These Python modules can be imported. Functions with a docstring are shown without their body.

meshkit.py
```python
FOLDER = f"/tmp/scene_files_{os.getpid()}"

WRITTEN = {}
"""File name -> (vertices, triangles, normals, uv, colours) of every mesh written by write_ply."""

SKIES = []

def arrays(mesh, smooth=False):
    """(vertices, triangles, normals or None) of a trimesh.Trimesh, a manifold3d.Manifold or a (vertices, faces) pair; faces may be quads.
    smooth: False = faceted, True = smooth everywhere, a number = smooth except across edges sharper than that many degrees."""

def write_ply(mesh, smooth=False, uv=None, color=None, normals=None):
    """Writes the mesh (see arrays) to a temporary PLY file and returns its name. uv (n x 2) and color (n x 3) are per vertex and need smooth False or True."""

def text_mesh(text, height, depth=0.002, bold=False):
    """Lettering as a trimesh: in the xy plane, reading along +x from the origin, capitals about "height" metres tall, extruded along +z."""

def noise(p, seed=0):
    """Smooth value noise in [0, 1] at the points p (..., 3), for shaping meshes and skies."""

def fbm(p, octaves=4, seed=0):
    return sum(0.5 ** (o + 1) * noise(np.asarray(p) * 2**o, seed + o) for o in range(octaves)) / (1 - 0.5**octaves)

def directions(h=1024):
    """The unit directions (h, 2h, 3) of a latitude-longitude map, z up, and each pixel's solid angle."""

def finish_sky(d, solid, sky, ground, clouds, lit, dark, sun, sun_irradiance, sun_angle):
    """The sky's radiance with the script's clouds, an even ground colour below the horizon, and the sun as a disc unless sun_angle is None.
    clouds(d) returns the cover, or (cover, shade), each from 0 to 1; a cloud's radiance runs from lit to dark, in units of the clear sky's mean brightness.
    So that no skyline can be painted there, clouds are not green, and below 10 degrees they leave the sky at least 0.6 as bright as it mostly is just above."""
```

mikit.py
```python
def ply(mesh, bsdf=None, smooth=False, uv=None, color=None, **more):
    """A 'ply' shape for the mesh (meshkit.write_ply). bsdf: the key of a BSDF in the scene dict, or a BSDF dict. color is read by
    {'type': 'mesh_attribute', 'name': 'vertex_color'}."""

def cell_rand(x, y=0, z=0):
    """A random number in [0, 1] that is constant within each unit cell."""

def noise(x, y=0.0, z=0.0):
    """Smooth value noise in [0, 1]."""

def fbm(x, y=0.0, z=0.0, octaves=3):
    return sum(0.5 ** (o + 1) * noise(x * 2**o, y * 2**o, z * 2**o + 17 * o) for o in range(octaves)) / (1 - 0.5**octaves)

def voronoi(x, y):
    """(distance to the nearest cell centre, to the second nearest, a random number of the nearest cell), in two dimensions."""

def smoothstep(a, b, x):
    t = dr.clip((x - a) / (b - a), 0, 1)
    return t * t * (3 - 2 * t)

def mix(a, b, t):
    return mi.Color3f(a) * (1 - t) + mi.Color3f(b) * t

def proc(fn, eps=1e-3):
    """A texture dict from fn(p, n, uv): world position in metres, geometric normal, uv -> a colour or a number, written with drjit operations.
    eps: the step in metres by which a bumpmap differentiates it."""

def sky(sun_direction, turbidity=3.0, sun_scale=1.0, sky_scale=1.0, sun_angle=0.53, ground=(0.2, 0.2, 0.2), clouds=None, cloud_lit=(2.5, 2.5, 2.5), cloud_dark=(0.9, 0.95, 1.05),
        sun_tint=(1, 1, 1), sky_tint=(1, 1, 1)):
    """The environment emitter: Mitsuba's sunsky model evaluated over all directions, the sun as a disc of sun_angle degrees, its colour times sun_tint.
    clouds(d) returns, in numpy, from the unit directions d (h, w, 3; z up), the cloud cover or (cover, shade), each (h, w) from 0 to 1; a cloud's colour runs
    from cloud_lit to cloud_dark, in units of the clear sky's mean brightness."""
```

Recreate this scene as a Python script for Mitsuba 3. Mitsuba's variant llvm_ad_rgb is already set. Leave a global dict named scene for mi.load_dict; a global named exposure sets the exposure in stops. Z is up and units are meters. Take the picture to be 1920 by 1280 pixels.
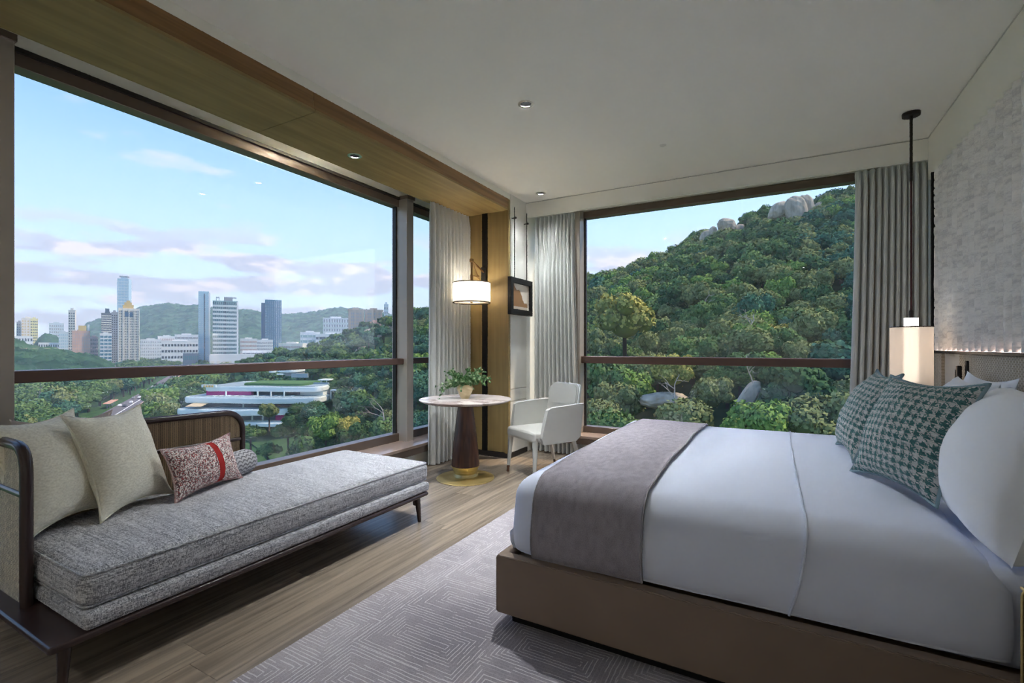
import math, random
import numpy as np, trimesh, manifold3d as m3
import shapely.geometry as sg
import mitsuba as mi, drjit as dr
import mikit, meshkit
from mikit import proc, noise, fbm, smoothstep, mix, cell_rand, voronoi

T = mi.ScalarTransform4f
scene, labels = {}, {}
rng = np.random.default_rng(7)

# ------------------------------------------------------------------ camera, sky, exposure
FOC, HC, V0, U0 = 897.0, 1.25, 648.5, 960.0
TH = math.atan(497 / 897.0)
FW = np.array([-math.sin(TH), math.cos(TH), 0.0]); RT = np.array([math.cos(TH), math.sin(TH), 0.0])
EYE = np.array([0.0, 0.0, HC])
scene['camera'] = {'type': 'perspective', 'fov': math.degrees(2 * math.atan(960 / FOC)), 'fov_axis': 'x',
                   'principal_point_offset_y': -8.5 / 1280, 'near_clip': 0.05, 'far_clip': 9000.0,
                   'to_world': T().look_at(origin=EYE.tolist(), target=(EYE + FW).tolist(), up=[0, 0, 1])}


def clouds(d):
    el = np.degrees(np.arcsin(np.clip(d[..., 2], -1, 1)))
    q = d / np.maximum(np.sqrt(d[..., :1] ** 2 + d[..., 1:2] ** 2), 0.05)
    p = q * np.array([7.0, 7.0, 22.0])
    n = meshkit.fbm(p + 3.1, 5, 3)
    wisp = meshkit.fbm(q * np.array([16.0, 16.0, 40.0]) + 9, 4, 8)
    ss = lambda a, b, x: np.clip((x - a) / (b - a), 0, 1) ** 2 * (3 - 2 * np.clip((x - a) / (b - a), 0, 1))
    low = ss(0.42, 0.56, n) * (1 - ss(9, 15, el))
    mid = 0.55 * ss(0.54, 0.72, 0.6 * n + 0.4 * wisp) * (1 - ss(18, 32, el))
    haze = 0.38 * (1 - ss(0, 26, el))
    cover = np.clip(np.maximum(np.maximum(low, mid), haze), 0, 1)
    shade = np.clip(low * (1.0 - ss(0.56, 0.70, wisp)) * 1.0 + 0.25 * mid, 0, 1)
    return cover, shade


SUN = (0.42, 0.30, 0.72)
scene['sky'] = mikit.sky(SUN, turbidity=3.0, sun_scale=0.30, sky_scale=1.0, sun_angle=3.0, ground=(0.16, 0.20, 0.15), clouds=clouds,
                         cloud_lit=(1.45, 1.36, 1.52), cloud_dark=(0.86, 0.92, 1.22), sky_tint=(0.86, 0.92, 1.05), sun_tint=(1, 0.96, 0.9))
exposure = 3.3
DOWNLIGHT, DOWN2 = 950.0, 230.0


# ------------------------------------------------------------------ helpers
def ray(u, v): return FW + RT * ((u - U0) / FOC) + np.array([0, 0, (V0 - v) / FOC])
def D(u, v, dep): return EYE + dep * ray(u, v)
def lin(r, g, b):
    c = np.array([r, g, b]) / 255.0
    return [float(x) for x in np.where(c <= 0.04045, c / 12.92, ((c + 0.055) / 1.055) ** 2.4)]


def nm(key):
    if key not in scene and key not in used: used.add(key); return key
    i = 1
    while f'{key}_{i:03d}' in used: i += 1
    used.add(f'{key}_{i:03d}'); return f'{key}_{i:03d}'
used = set()


def lab(key, label=None, cat=None, group=None, kind=None):
    d = labels.setdefault(key, {})
    for k, v in (('label', label), ('category', cat), ('group', group), ('kind', kind)):
        if v: d[k] = v
    return key


def add(key, mesh, mat, smooth=False, label=None, cat=None, group=None, kind=None, uv=None, color=None, to=None, **kw):
    key = nm(key)
    s = mesh if isinstance(mesh, dict) else mikit.ply(mesh, mat, smooth, uv=uv, color=color)
    s = dict(s)
    if to is not None: s['to_world'] = to
    s.update(kw)
    scene[key] = s
    if label or cat or group or kind: lab(key, label, cat, group, kind)
    return key


def struct(key, mesh, mat, smooth=False, **kw): return add(key, mesh, mat, smooth, kind=None if '__' in key else 'structure', **kw)


def cat(ms): return trimesh.util.concatenate(list(ms))
def tri(v, f): return trimesh.Trimesh(np.asarray(v, float), np.asarray(f), process=False)


def box(x0, x1, y0, y1, z0, z1, c=0.0):
    if c <= 0:
        b = trimesh.creation.box(extents=[x1 - x0, y1 - y0, z1 - z0]); b.apply_translation([(x0 + x1) / 2, (y0 + y1) / 2, (z0 + z1) / 2]); return b
    pts = []
    for x, sx in ((x0, 1), (x1, -1)):
        for y, sy in ((y0, 1), (y1, -1)):
            for z, sz in ((z0, 1), (z1, -1)):
                pts += [[x, y + sy * c, z + sz * c], [x + sx * c, y, z + sz * c], [x + sx * c, y + sy * c, z]]
    return trimesh.convex.convex_hull(np.array(pts))


_ico = {k: trimesh.creation.icosphere(subdivisions=k).vertices for k in (1, 2, 3)}
def rbox(x0, x1, y0, y1, z0, z1, r, k=2):
    pts = [_ico[k] * r + [x, y, z] for x in (x0 + r, x1 - r) for y in (y0 + r, y1 - r) for z in (z0 + r, z1 - r)]
    return trimesh.convex.convex_hull(np.vstack(pts))


def boxes(arr):
    """one mesh of many boxes: rows cx, cy, cz, sx, sy, sz (full sizes)"""
    a = np.asarray(arr, float).reshape(-1, 6)
    b = trimesh.creation.box(extents=[1, 1, 1])
    v = (b.vertices[None] * a[:, None, 3:] + a[:, None, :3]).reshape(-1, 3)
    f = (b.faces[None] + (np.arange(len(a)) * 8)[:, None, None]).reshape(-1, 3)
    return tri(v, f)


def grid(P, wrap_u=False, flip=False):
    m, n = P.shape[:2]
    i, j = np.meshgrid(np.arange(m if wrap_u else m - 1), np.arange(n - 1), indexing='ij')
    i2 = (i + 1) % m
    a, b, c, d = i * n + j, i2 * n + j, i2 * n + j + 1, i * n + j + 1
    f = np.stack([a, b, c, d], -1).reshape(-1, 4)
    f = np.vstack([f[:, [0, 1, 2]], f[:, [0, 2, 3]]])
    if flip: f = f[:, ::-1]
    return tri(P.reshape(-1, 3), f)


def thick(P, t):
    """closed sheet from a grid of points P (m,n,3) with thickness t along its normals"""
    du, dv = np.gradient(P, axis=0), np.gradient(P, axis=1)
    n = np.cross(du, dv); n /= np.linalg.norm(n, axis=-1, keepdims=True) + 1e-12
    Q = P + n * t
    m, k = P.shape[:2]
    A, B = grid(Q), grid(P, flip=True)
    ring = [(i, 0) for i in range(m)] + [(m - 1, j) for j in range(1, k)] + [(i, k - 1) for i in range(m - 2, -1, -1)] + [(0, j) for j in range(k - 2, 0, -1)]
    idx = np.array([i * k + j for i, j in ring]); nx = np.roll(idx, -1); o = m * k
    e = np.vstack([np.stack([idx, nx, nx + o], 1), np.stack([idx, nx + o, idx + o], 1)])
    v = np.vstack([Q.reshape(-1, 3), P.reshape(-1, 3)])
    f = np.vstack([A.faces, B.faces + o, e])
    return tri(v, f)


def lathe(prof, n=48, c=(0, 0, 0)):
    p = np.asarray(prof, float); a = np.linspace(0, 2 * np.pi, n, endpoint=False)
    P = np.stack([np.cos(a)[:, None] * p[None, :, 0], np.sin(a)[:, None] * p[None, :, 0], np.broadcast_to(p[None, :, 1], (n, len(p)))], -1) + np.asarray(c)
    m = grid(P, wrap_u=True)
    if m.volume < 0: m.faces = m.faces[:, ::-1]
    return m


def tube(pts, r, n=8, closed=False):
    pts = np.asarray(pts, float); r = np.broadcast_to(np.asarray(r, float), (len(pts),))
    if closed: t = np.roll(pts, -1, 0) - np.roll(pts, 1, 0)
    else: t = np.gradient(pts, axis=0)
    t /= np.linalg.norm(t, axis=1, keepdims=True) + 1e-12
    ref = np.array([0, 0, 1.0]) if abs(t[0, 2]) < 0.9 else np.array([1.0, 0, 0])
    u = np.cross(t[0], ref); u /= np.linalg.norm(u); rings = []
    a = np.linspace(0, 2 * np.pi, n, endpoint=False)
    for i in range(len(pts)):
        u = u - t[i] * (u @ t[i]); u /= np.linalg.norm(u); w = np.cross(t[i], u)
        rings.append(pts[i] + r[i] * (np.cos(a)[:, None] * u + np.sin(a)[:, None] * w))
    P = np.array(rings)
    if closed: P = np.concatenate([P, P[:1]], 0)
    g = grid(np.concatenate([P, P[:, :1]], 1))
    if closed: return g
    m = len(pts); k = n + 1
    v = np.vstack([g.vertices, pts[:1], pts[-1:]])
    c0, c1 = len(v) - 2, len(v) - 1
    f0 = [[c0, j + 1, j] for j in range(n)]; f1 = [[c1, (m - 1) * k + j, (m - 1) * k + j + 1] for j in range(n)]
    return tri(v, np.vstack([g.faces, f0, f1]))


def bar(p0, p1, r, n=12): return tube([p0, p1], r, n)
def extr(poly, h): return trimesh.creation.extrude_polygon(poly, h, engine='earcut')
def place(mesh, M): m = mesh.copy(); m.apply_transform(M); return m
def frame(o, x, y, z):
    M = np.eye(4); M[:3, 0], M[:3, 1], M[:3, 2], M[:3, 3] = x, y, z, o; return M
def rotz(deg, o=(0, 0, 0)):
    M = trimesh.transformations.rotation_matrix(math.radians(deg), [0, 0, 1]); M[:3, 3] = o; return M
def bend(pts, k=6, r=0.05):
    """polyline with rounded corners"""
    pts = [np.asarray(p, float) for p in pts]; out = [pts[0]]
    for a, b, c in zip(pts, pts[1:], pts[2:]):
        p, q = a - b, c - b; L = min(np.linalg.norm(p), np.linalg.norm(q)); rr = min(r, L * 0.49)
        p, q = b + p / np.linalg.norm(p) * rr, b + q / np.linalg.norm(q) * rr
        for t in np.linspace(0, 1, k): out.append((1 - t) ** 2 * p + 2 * t * (1 - t) * b + t * t * q)
    return np.array(out + [pts[-1]])


# ------------------------------------------------------------------ materials
def pr(key, col, rough=0.6, spec=0.5, metal=0.0, **kw):
    scene[key] = {'type': 'twosided', 'nested': {'type': 'principled', 'base_color': col if isinstance(col, dict) else {'type': 'rgb', 'value': list(col)},
                  'roughness': rough, 'specular': spec, 'metallic': metal, **kw}}
def prb(key, col, bump, scale, rough=0.6, spec=0.5, **kw):
    scene[key] = {'type': 'twosided', 'nested': {'type': 'bumpmap', 'arbitrary': bump, 'scale': scale, 'nested': {'type': 'principled',
                  'base_color': col if isinstance(col, dict) else {'type': 'rgb', 'value': list(col)}, 'roughness': rough, 'specular': spec, **kw}}}
def df(key, col):
    scene[key] = {'type': 'twosided', 'nested': {'type': 'diffuse', 'reflectance': col if isinstance(col, dict) else {'type': 'rgb', 'value': list(col)}}}


def planar(p, n):
    """the two coordinates of the plane that the surface mostly lies in"""
    ax, ay, az = dr.abs(n.x), dr.abs(n.y), dr.abs(n.z)
    isz = (az >= ax) & (az >= ay); isx = (~isz) & (ax >= ay)
    return dr.select(isz, p.x, dr.select(isx, p.y, p.x)), dr.select(isz, p.y, p.z)


def veneer(p, n, uv):
    a, b = p.y, dr.select(dr.abs(n.z) > 0.5, p.x, p.z)
    vert = dr.abs(n.y) > 0.5
    a, b = dr.select(vert, p.z, a), dr.select(vert, p.x, b)
    g = fbm(a * 1.6, b * 34.0, 3.0, 3) * 0.6 + 0.4 * fbm(a * 3 + 5, b * 9, 1.0, 2)
    fig = noise(a * 5, b * 16, 2.0)
    return mix(lin(132, 112, 72), lin(148, 128, 84), smoothstep(0.2, 0.8, g)) * (0.96 + 0.07 * fig)
pr('veneer', proc(veneer), 0.42, 0.4)


def veneer_dark(p, n, uv):
    g = fbm(p.y * 1.4, p.z * 30 + p.x * 30, 3.0, 3)
    return mix(lin(112, 82, 50), lin(140, 106, 66), smoothstep(0.25, 0.75, g))
pr('veneer_dark', proc(veneer_dark), 0.4, 0.4)


PW = 0.19
def floorwood(p, n, uv):
    i = dr.floor((p.x + 10.0) / PW); off = cell_rand(i, 3.0) * 1.6
    j = dr.floor((p.y + 10.0 + off) / 1.6); r = cell_rand(i, j, 5.0)
    g = fbm(p.x * 60 + r * 40, p.y * 2.2 + r * 20, 1.0, 3)
    f2 = fbm(p.x * 14 + r * 10, p.y * 1.1, 7.0, 2)
    c = mix(lin(112, 100, 88), lin(152, 138, 122), smoothstep(0.2, 0.8, 0.55 * g + 0.45 * f2))
    return c * (0.86 + 0.22 * r)
pr('floor_wood', proc(floorwood), 0.27, 0.5)

df('white_paint', lin(240, 238, 228))
df('ceiling_paint', lin(243, 241, 232))
pr('white_panel', lin(222, 220, 212), 0.35, 0.4)
pr('frame_bronze', lin(112, 98, 88), 0.33, 0.5, 0.35)
pr('post_lit', lin(176, 166, 155), 0.34, 0.5, 0.25)  # frame metal made lighter, to imitate light falling on the posts
pr('shadow_line', lin(196, 194, 186), 0.7, 0.2)
pr('frame_dark', lin(40, 36, 34), 0.4, 0.4)
pr('transom', lin(98, 74, 64), 0.35, 0.5, 0.1)
pr('sill_stone', lin(156, 136, 124), 0.16, 0.55)
df('deep_black', [0.00005] * 3)
pr('black', lin(16, 15, 15), 0.5, 0.3)
pr('dark_metal', lin(44, 38, 34), 0.35, 0.5, 0.5)
pr('bronze', lin(120, 92, 60), 0.3, 0.5, 0.85)
pr('chrome', lin(220, 218, 210), 0.12, 0.5, 1.0)
scene['glass'] = {'type': 'thindielectric', 'int_ior': 1.5, 'specular_transmittance': {'type': 'rgb', 'value': [0.99, 1.0, 0.995]}}
def brassf(p, n, uv): return mix(lin(214, 186, 116), lin(236, 212, 150), noise(p.x * 9, p.y * 9, p.z * 140))
pr('brass', proc(brassf), 0.42, 0.5, 0.8)
def walnut(p, n, uv):
    g = fbm(p.x * 26, p.y * 26, p.z * 3.0, 3)
    return mix(lin(62, 40, 30), lin(96, 64, 46), smoothstep(0.3, 0.7, g))
pr('walnut', proc(walnut), 0.38, 0.5)
pr('sofa_wood', lin(52, 38, 36), 0.26, 0.5)

# ------------------------------------------------------------------ room shell
ZC, XF, ZS, XS, XG = 2.945, -2.61, 2.78, -3.225, -3.56      # ceiling, fascia plane, soffit, soffit's outer edge, left glass
YB, YG, XR = 5.04, 5.36, 1.075                                # back bulkhead, back glass, right bulkhead
YF = -2.3                                                      # wall behind the camera
struct('floor', box(-3.7, 1.3, YF, 5.6, -0.12, -0.012), 'black')
planks = {}
for i in range(int((-3.30 + 10) / PW), int((1.12 + 10) / PW) + 1):
    x0 = i * PW - 10
    h = (i & 0xFFFFFFFF)
    def crand(ix):                                              # the same number as cell_rand(i, 3)
        hh = ((int(ix) + 1000000) * 374761393 + (3 + 1000000) * 668265263 + 1000000 * 2147483647) & 0xFFFFFFFF
        hh = ((hh ^ (hh >> 13)) * 1274126177) & 0xFFFFFFFF
        return ((hh ^ (hh >> 16)) & 0xFFFFFF) / 16777215.0
    off = crand(i) * 1.6
    j = math.floor((YF + 10 + off) / 1.6)
    while j * 1.6 - 10 - off < 5.3:
        y0, y1 = max(j * 1.6 - 10 - off, YF), min((j + 1) * 1.6 - 10 - off, 5.3)
        struct('floor__plank', box(x0 + 0.0008, x0 + PW - 0.0008, y0 + 0.0008, y1 - 0.0008, -0.012, 0.0), 'floor_wood')
        j += 1
CEIL_LIGHTS = [(-1.54, 2.98), (-2.293, 4.80), (-2.0, -1.35), (-0.75, -1.35), (0.5, -1.35)]  # last three: unseen downlights added behind the camera as fill light
SOFFIT_LIGHTS = [(-2.94, 2.723)]
HR = 0.045
def holed(x0, x1, y0, y1, z0, z1, holes):
    g = sg.box(x0, y0, x1, y1)
    for x, y in holes: g = g.difference(sg.Point(x, y).buffer(HR, 12))
    m = trimesh.creation.extrude_polygon(g, z1 - z0, engine='earcut'); m.apply_translation([0, 0, z0]); return m
struct('ceiling', holed(XF - 0.02, XR + 0.12, YF, YB, ZC, ZC + 0.07, CEIL_LIGHTS), 'ceiling_paint')
struct('ceiling__slab', box(XF - 0.02, XR + 0.12, YF, YB, ZC + 0.071, ZC + 0.2), 'ceiling_paint')
struct('edge_shadow_1', box(XF, XR, YB - 0.006, YB, ZC - 0.010, ZC - 0.004), 'shadow_line')  # grey strips along the ceiling edges imitate a thin shadow line
struct('edge_shadow_2', box(XR - 0.006, XR, YF, YB, ZC - 0.010, ZC - 0.004), 'shadow_line')
# left side: white upstand, fascia, soffit of the wooden portal
struct('wall_left', cat([box(-2.78, XF, YF, YB, 2.884, ZC + 0.15), box(-3.75, -3.5, YF, 5.6, 2.80, ZC + 0.15), box(-3.75, -2.7, YF, 5.6, ZC, ZC + 0.15),
                         box(-3.75, -3.28, YF, 5.6, -0.1, 0.16), box(-3.75, -3.0, YF, 0.05, -0.1, ZC)]), 'white_paint')
struct('wall_left__fascia_panel', box(-2.68, XF, 2.077, 4.64, ZS, 2.884), 'veneer_dark', label='brown wood fascia board')
struct('wall_left__fascia_panel', box(-2.68, XF, YF, 2.073, ZS, 2.884), 'veneer_dark')
for y0, y1 in ((YF, 2.088), (2.092, 4.64)):
    struct('wall_left__soffit_panel', holed(XS, -2.612, y0, y1, ZS - 0.018, ZS + 0.05, [q for q in SOFFIT_LIGHTS if y0 < q[1] < y1]), 'veneer', label='pale wood soffit panel')
struct('wall_left__edge_strip', box(-2.655, XF + 0.004, 4.625, 4.66, 0.055, ZS + 0.10), 'veneer', label='pale wood corner strip')
# column between the two windows
struct('wall_column', cat([box(-3.62, -2.63, 4.655, 5.05, -0.02, ZC), box(-3.62, -2.60, 5.04, 5.45, -0.02, ZC)]), 'white_paint')
for x0, x1 in ((-3.60, -2.957), (-2.889, -2.655)):
    struct('wall_column__wood_panel', box(x0, x1, 4.64, 4.66, 0.06, ZS), 'veneer', label='honey coloured wood panel')
struct('wall_column__black_strip', box(-2.956, -2.890, 4.628, 4.66, 0.06, ZS), 'black', label='black vertical strip')
for z0, z1 in ((0.06, 0.628), (0.634, 0.764), (0.770, 2.884)):
    struct('wall_column__white_panel', box(-2.63, -2.60, 4.66, 5.05, z0, z1), 'white_panel', label='white wall panel')
struct('wall_column__white_panel', box(-2.63, -2.602, 4.66, 5.05, 2.884, ZC), 'white_panel')
struct('baseboard_column', cat([box(-3.6, -2.62, 4.632, 4.66, 0, 0.058), box(-2.66, -2.594, 4.632, 5.06, 0, 0.058)]), 'frame_dark')
# back wall with window 2
struct('wall_back', cat([box(-2.60, XR + 0.1, YB, YB + 0.03, 2.768, ZC + 0.1), box(-2.60, XR + 0.1, 5.33, 5.45, 2.83, ZC + 0.1), box(-2.60, XR + 0.1, YB, 5.45, ZC - 0.02, ZC + 0.1),
                         box(-2.60, XR + 0.2, 5.30, 5.55, -0.1, 0.16)]), 'white_paint')
# right wall
struct('wall_right', cat([box(XR, XR + 0.15, YF, 5.05, 2.604, ZC + 0.1), box(1.115, 1.25, YF, 5.45, -0.1, ZC + 0.1)]), 'white_paint')
struct('wall_front', box(-3.75, 1.25, YF - 0.1, YF, -0.1, ZC + 0.1), 'white_paint')


# ------------------------------------------------------------------ windows
def pane(key, a, b, c, d): struct(key, tri([a, b, c, d], [[0, 1, 2], [0, 2, 3]]), 'glass')
def window_left():
    k = nm('window_1'); lab(k, kind='structure')
    pane(k + '__pane', (XG, 0.93, 1.09), (XG, 3.86, 1.09), (XG, 3.86, 2.75), (XG, 0.93, 2.75))
    pane(k + '__pane', (XG, 0.93, 0.30), (XG, 3.86, 0.30), (XG, 3.86, 1.09), (XG, 0.93, 1.09))
    pane(k + '__pane', (XG, 3.86, 0.30), (XG, 4.66, 0.30), (XG, 4.66, 2.75), (XG, 3.86, 2.75))
    pane(k + '__pane', (XG, 0.05, 0.30), (XG, 0.93, 0.30), (XG, 0.93, 2.75), (XG, 0.05, 2.75))
    struct(k + '__head_rail', box(XG - 0.06, XG + 0.05, 0.05, 4.66, 2.727, 2.80, 0.004), 'frame_bronze')
    struct(k + '__shadow_strip', box(XG + 0.02, XG + 0.07, 0.05, 4.66, 2.797, 2.822), 'frame_dark')  # solid dark strip in place of the shadow above the head rail
    struct(k + '__bottom_rail', box(XG - 0.06, XG + 0.05, 0.05, 4.66, 0.24, 0.325, 0.004), 'frame_bronze')
    for y0, y1 in ((3.86, 3.965), (0.80, 0.905)):
        struct(k + '__post', box(XG - 0.05, -3.40, y0, y1, 0.24, 2.83, 0.004), 'post_lit')
        struct(k + '__gasket', box(XG - 0.02, XG + 0.02, y0 - 0.018, y0, 0.30, 2.75), 'frame_dark')
        struct(k + '__gasket', box(XG - 0.02, XG + 0.02, y1, y1 + 0.018, 0.30, 2.75), 'frame_dark')
        struct(k + '__cap', box(XG - 0.05, -3.385, y0 - 0.006, y1 + 0.006, 2.80, 2.835), 'frame_bronze')
    struct(k + '__transom', box(XG - 0.03, -3.44, 0.905, 3.86, 1.056, 1.120, 0.006), 'transom', label='brown horizontal bar')
    struct(k + '__transom', box(XG - 0.03, -3.50, 3.965, 4.66, 1.056, 1.120, 0.006), 'transom')
    struct(k + '__transom', box(XG - 0.03, -3.50, 0.05, 0.80, 1.056, 1.120, 0.006), 'transom')
    struct(k + '__sill', box(XG - 0.02, -3.20, 0.05, 4.64, 0.215, 0.245, 0.004), 'sill_stone', label='glossy brown sill')
    struct(k + '__sill_apron', box(-3.245, -3.205, 0.05, 4.64, 0.15, 0.216), 'frame_bronze')
    struct(k + '__sill_base', box(-3.32, -3.28, 0.05, 4.64, 0.0, 0.16), 'white_paint')
window_left()


def window_back():
    k = nm('window_2'); lab(k, kind='structure')
    x0, x1 = -1.985, 1.1
    pane(k + '__pane', (-2.6, YG, 1.09), (x1, YG, 1.09), (x1, YG, 2.77), (-2.6, YG, 2.77))
    pane(k + '__pane', (-2.6, YG, 0.28), (x1, YG, 0.28), (x1, YG, 1.09), (-2.6, YG, 1.09))
    struct(k + '__head_rail', box(-2.6, 1.1, YG - 0.05, YG + 0.06, 2.747, 2.82, 0.004), 'frame_bronze')
    struct(k + '__bottom_rail', box(-2.6, 1.1, YG - 0.05, YG + 0.06, 0.22, 0.315, 0.004), 'frame_bronze')
    struct(k + '__post', box(x0 - 0.075, x0, YG - 0.17, YG + 0.05, 0.24, 2.83, 0.004), 'post_lit')
    struct(k + '__post', box(0.70, 0.78, YG - 0.17, YG + 0.05, 0.24, 2.83, 0.004), 'post_lit')
    struct(k + '__gasket', box(x0, x0 + 0.018, YG - 0.02, YG + 0.02, 0.3, 2.75), 'frame_dark')
    struct(k + '__transom', box(x0 - 0.03, 0.70, YG - 0.12, YG + 0.03, 1.052, 1.132, 0.006), 'transom', label='brown horizontal bar')
    struct(k + '__sill', box(-2.6, 1.1, 5.05, YG + 0.02, 0.215, 0.245, 0.004), 'sill_stone', label='glossy brown sill')
    struct(k + '__sill_apron', box(-2.6, 1.1, 5.06, 5.10, 0.15, 0.216), 'frame_bronze')
window_back()

# ------------------------------------------------------------------ fabrics
def tweed(p, n, uv):
    a, b = planar(p, n)
    w, f = cell_rand(dr.floor(a * 520), dr.floor(b * 110), 1.0), cell_rand(dr.floor(a * 110), dr.floor(b * 520), 2.0)
    t = 0.5 * w + 0.5 * f
    slub = noise(a * 9, b * 260, 3.0)
    return mix(lin(100, 100, 106), lin(204, 203, 206), smoothstep(0.22, 0.82, 0.75 * t + 0.25 * slub))
def weave_bump(p, n, uv):
    a, b = planar(p, n)
    return 0.5 + 0.5 * dr.sin(a * 1100) * dr.sin(b * 1100)
prb('sofa_tweed', proc(tweed), proc(weave_bump, 4e-4), 0.0006, 0.9, 0.2)
def boucle(p, n, uv): return mix(lin(212, 206, 188), lin(240, 235, 219), noise(p.x * 160, p.y * 160, p.z * 160))
def boucle_b(p, n, uv): return fbm(p.x * 150, p.y * 150, p.z * 150, 2)
prb('cream_boucle', proc(boucle), proc(boucle_b, 1e-3), 0.006, 0.95, 0.1, sheen=0.3)
def redtweed(p, n, uv):
    s = cell_rand(dr.floor(uv.x * 100), dr.floor(uv.y * 58)); s2 = cell_rand(dr.floor(uv.x * 100), dr.floor(uv.y * 58), 4.0)
    c = mix(lin(104, 74, 76), lin(228, 214, 208), smoothstep(0.25, 0.75, s))
    c = dr.select(s2 > 0.86, mi.Color3f(lin(146, 70, 70)), c)
    band = dr.abs(uv.x - 0.585) < 0.045
    return dr.select(band, mi.Color3f(lin(158, 44, 42)), c)
def redtweed_b(p, n, uv): return cell_rand(dr.floor(uv.x * 100), dr.floor(uv.y * 58))
pr('lumbar_tweed', proc(redtweed), 0.9, 0.15)
def knit(p, n, uv):
    v = dr.abs(dr.sin(uv.x * 60 + dr.abs(dr.sin(uv.y * 90)) * 1.6))
    return mix(lin(84, 82, 86), lin(172, 170, 172), v) * (0.85 + 0.3 * noise(p.x * 300, p.y * 300, p.z * 300))
pr('grey_knit', proc(knit), 0.95, 0.1)
pr('mauve_cloth', lin(176, 164, 160), 0.9, 0.1)
def linen(p, n, uv):
    a = noise(p.x * 300 + p.y * 300, p.z * 14, 1.0) * 0.5 + 0.5 * noise(p.x * 20 + p.y * 20, p.z * 320, 2.0)
    return mix(lin(188, 189, 186), lin(208, 208, 204), a)
pr('curtain_cloth', lin(216, 217, 214), 0.9, 0.15)
pr('white_cotton', lin(214, 219, 235), 0.85, 0.2, sheen=0.2)
pr('white_pillowcase', lin(236, 238, 242), 0.85, 0.2, sheen=0.2)
def throwf(p, n, uv):
    a, b = planar(p, n)
    return mix(lin(128, 122, 128), lin(158, 152, 158), 0.5 * noise(a * 420, b * 420) + 0.5 * noise(a * 60, b * 30, 3.0))
pr('grey_wool', proc(throwf), 0.92, 0.15, sheen=0.3)
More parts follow.
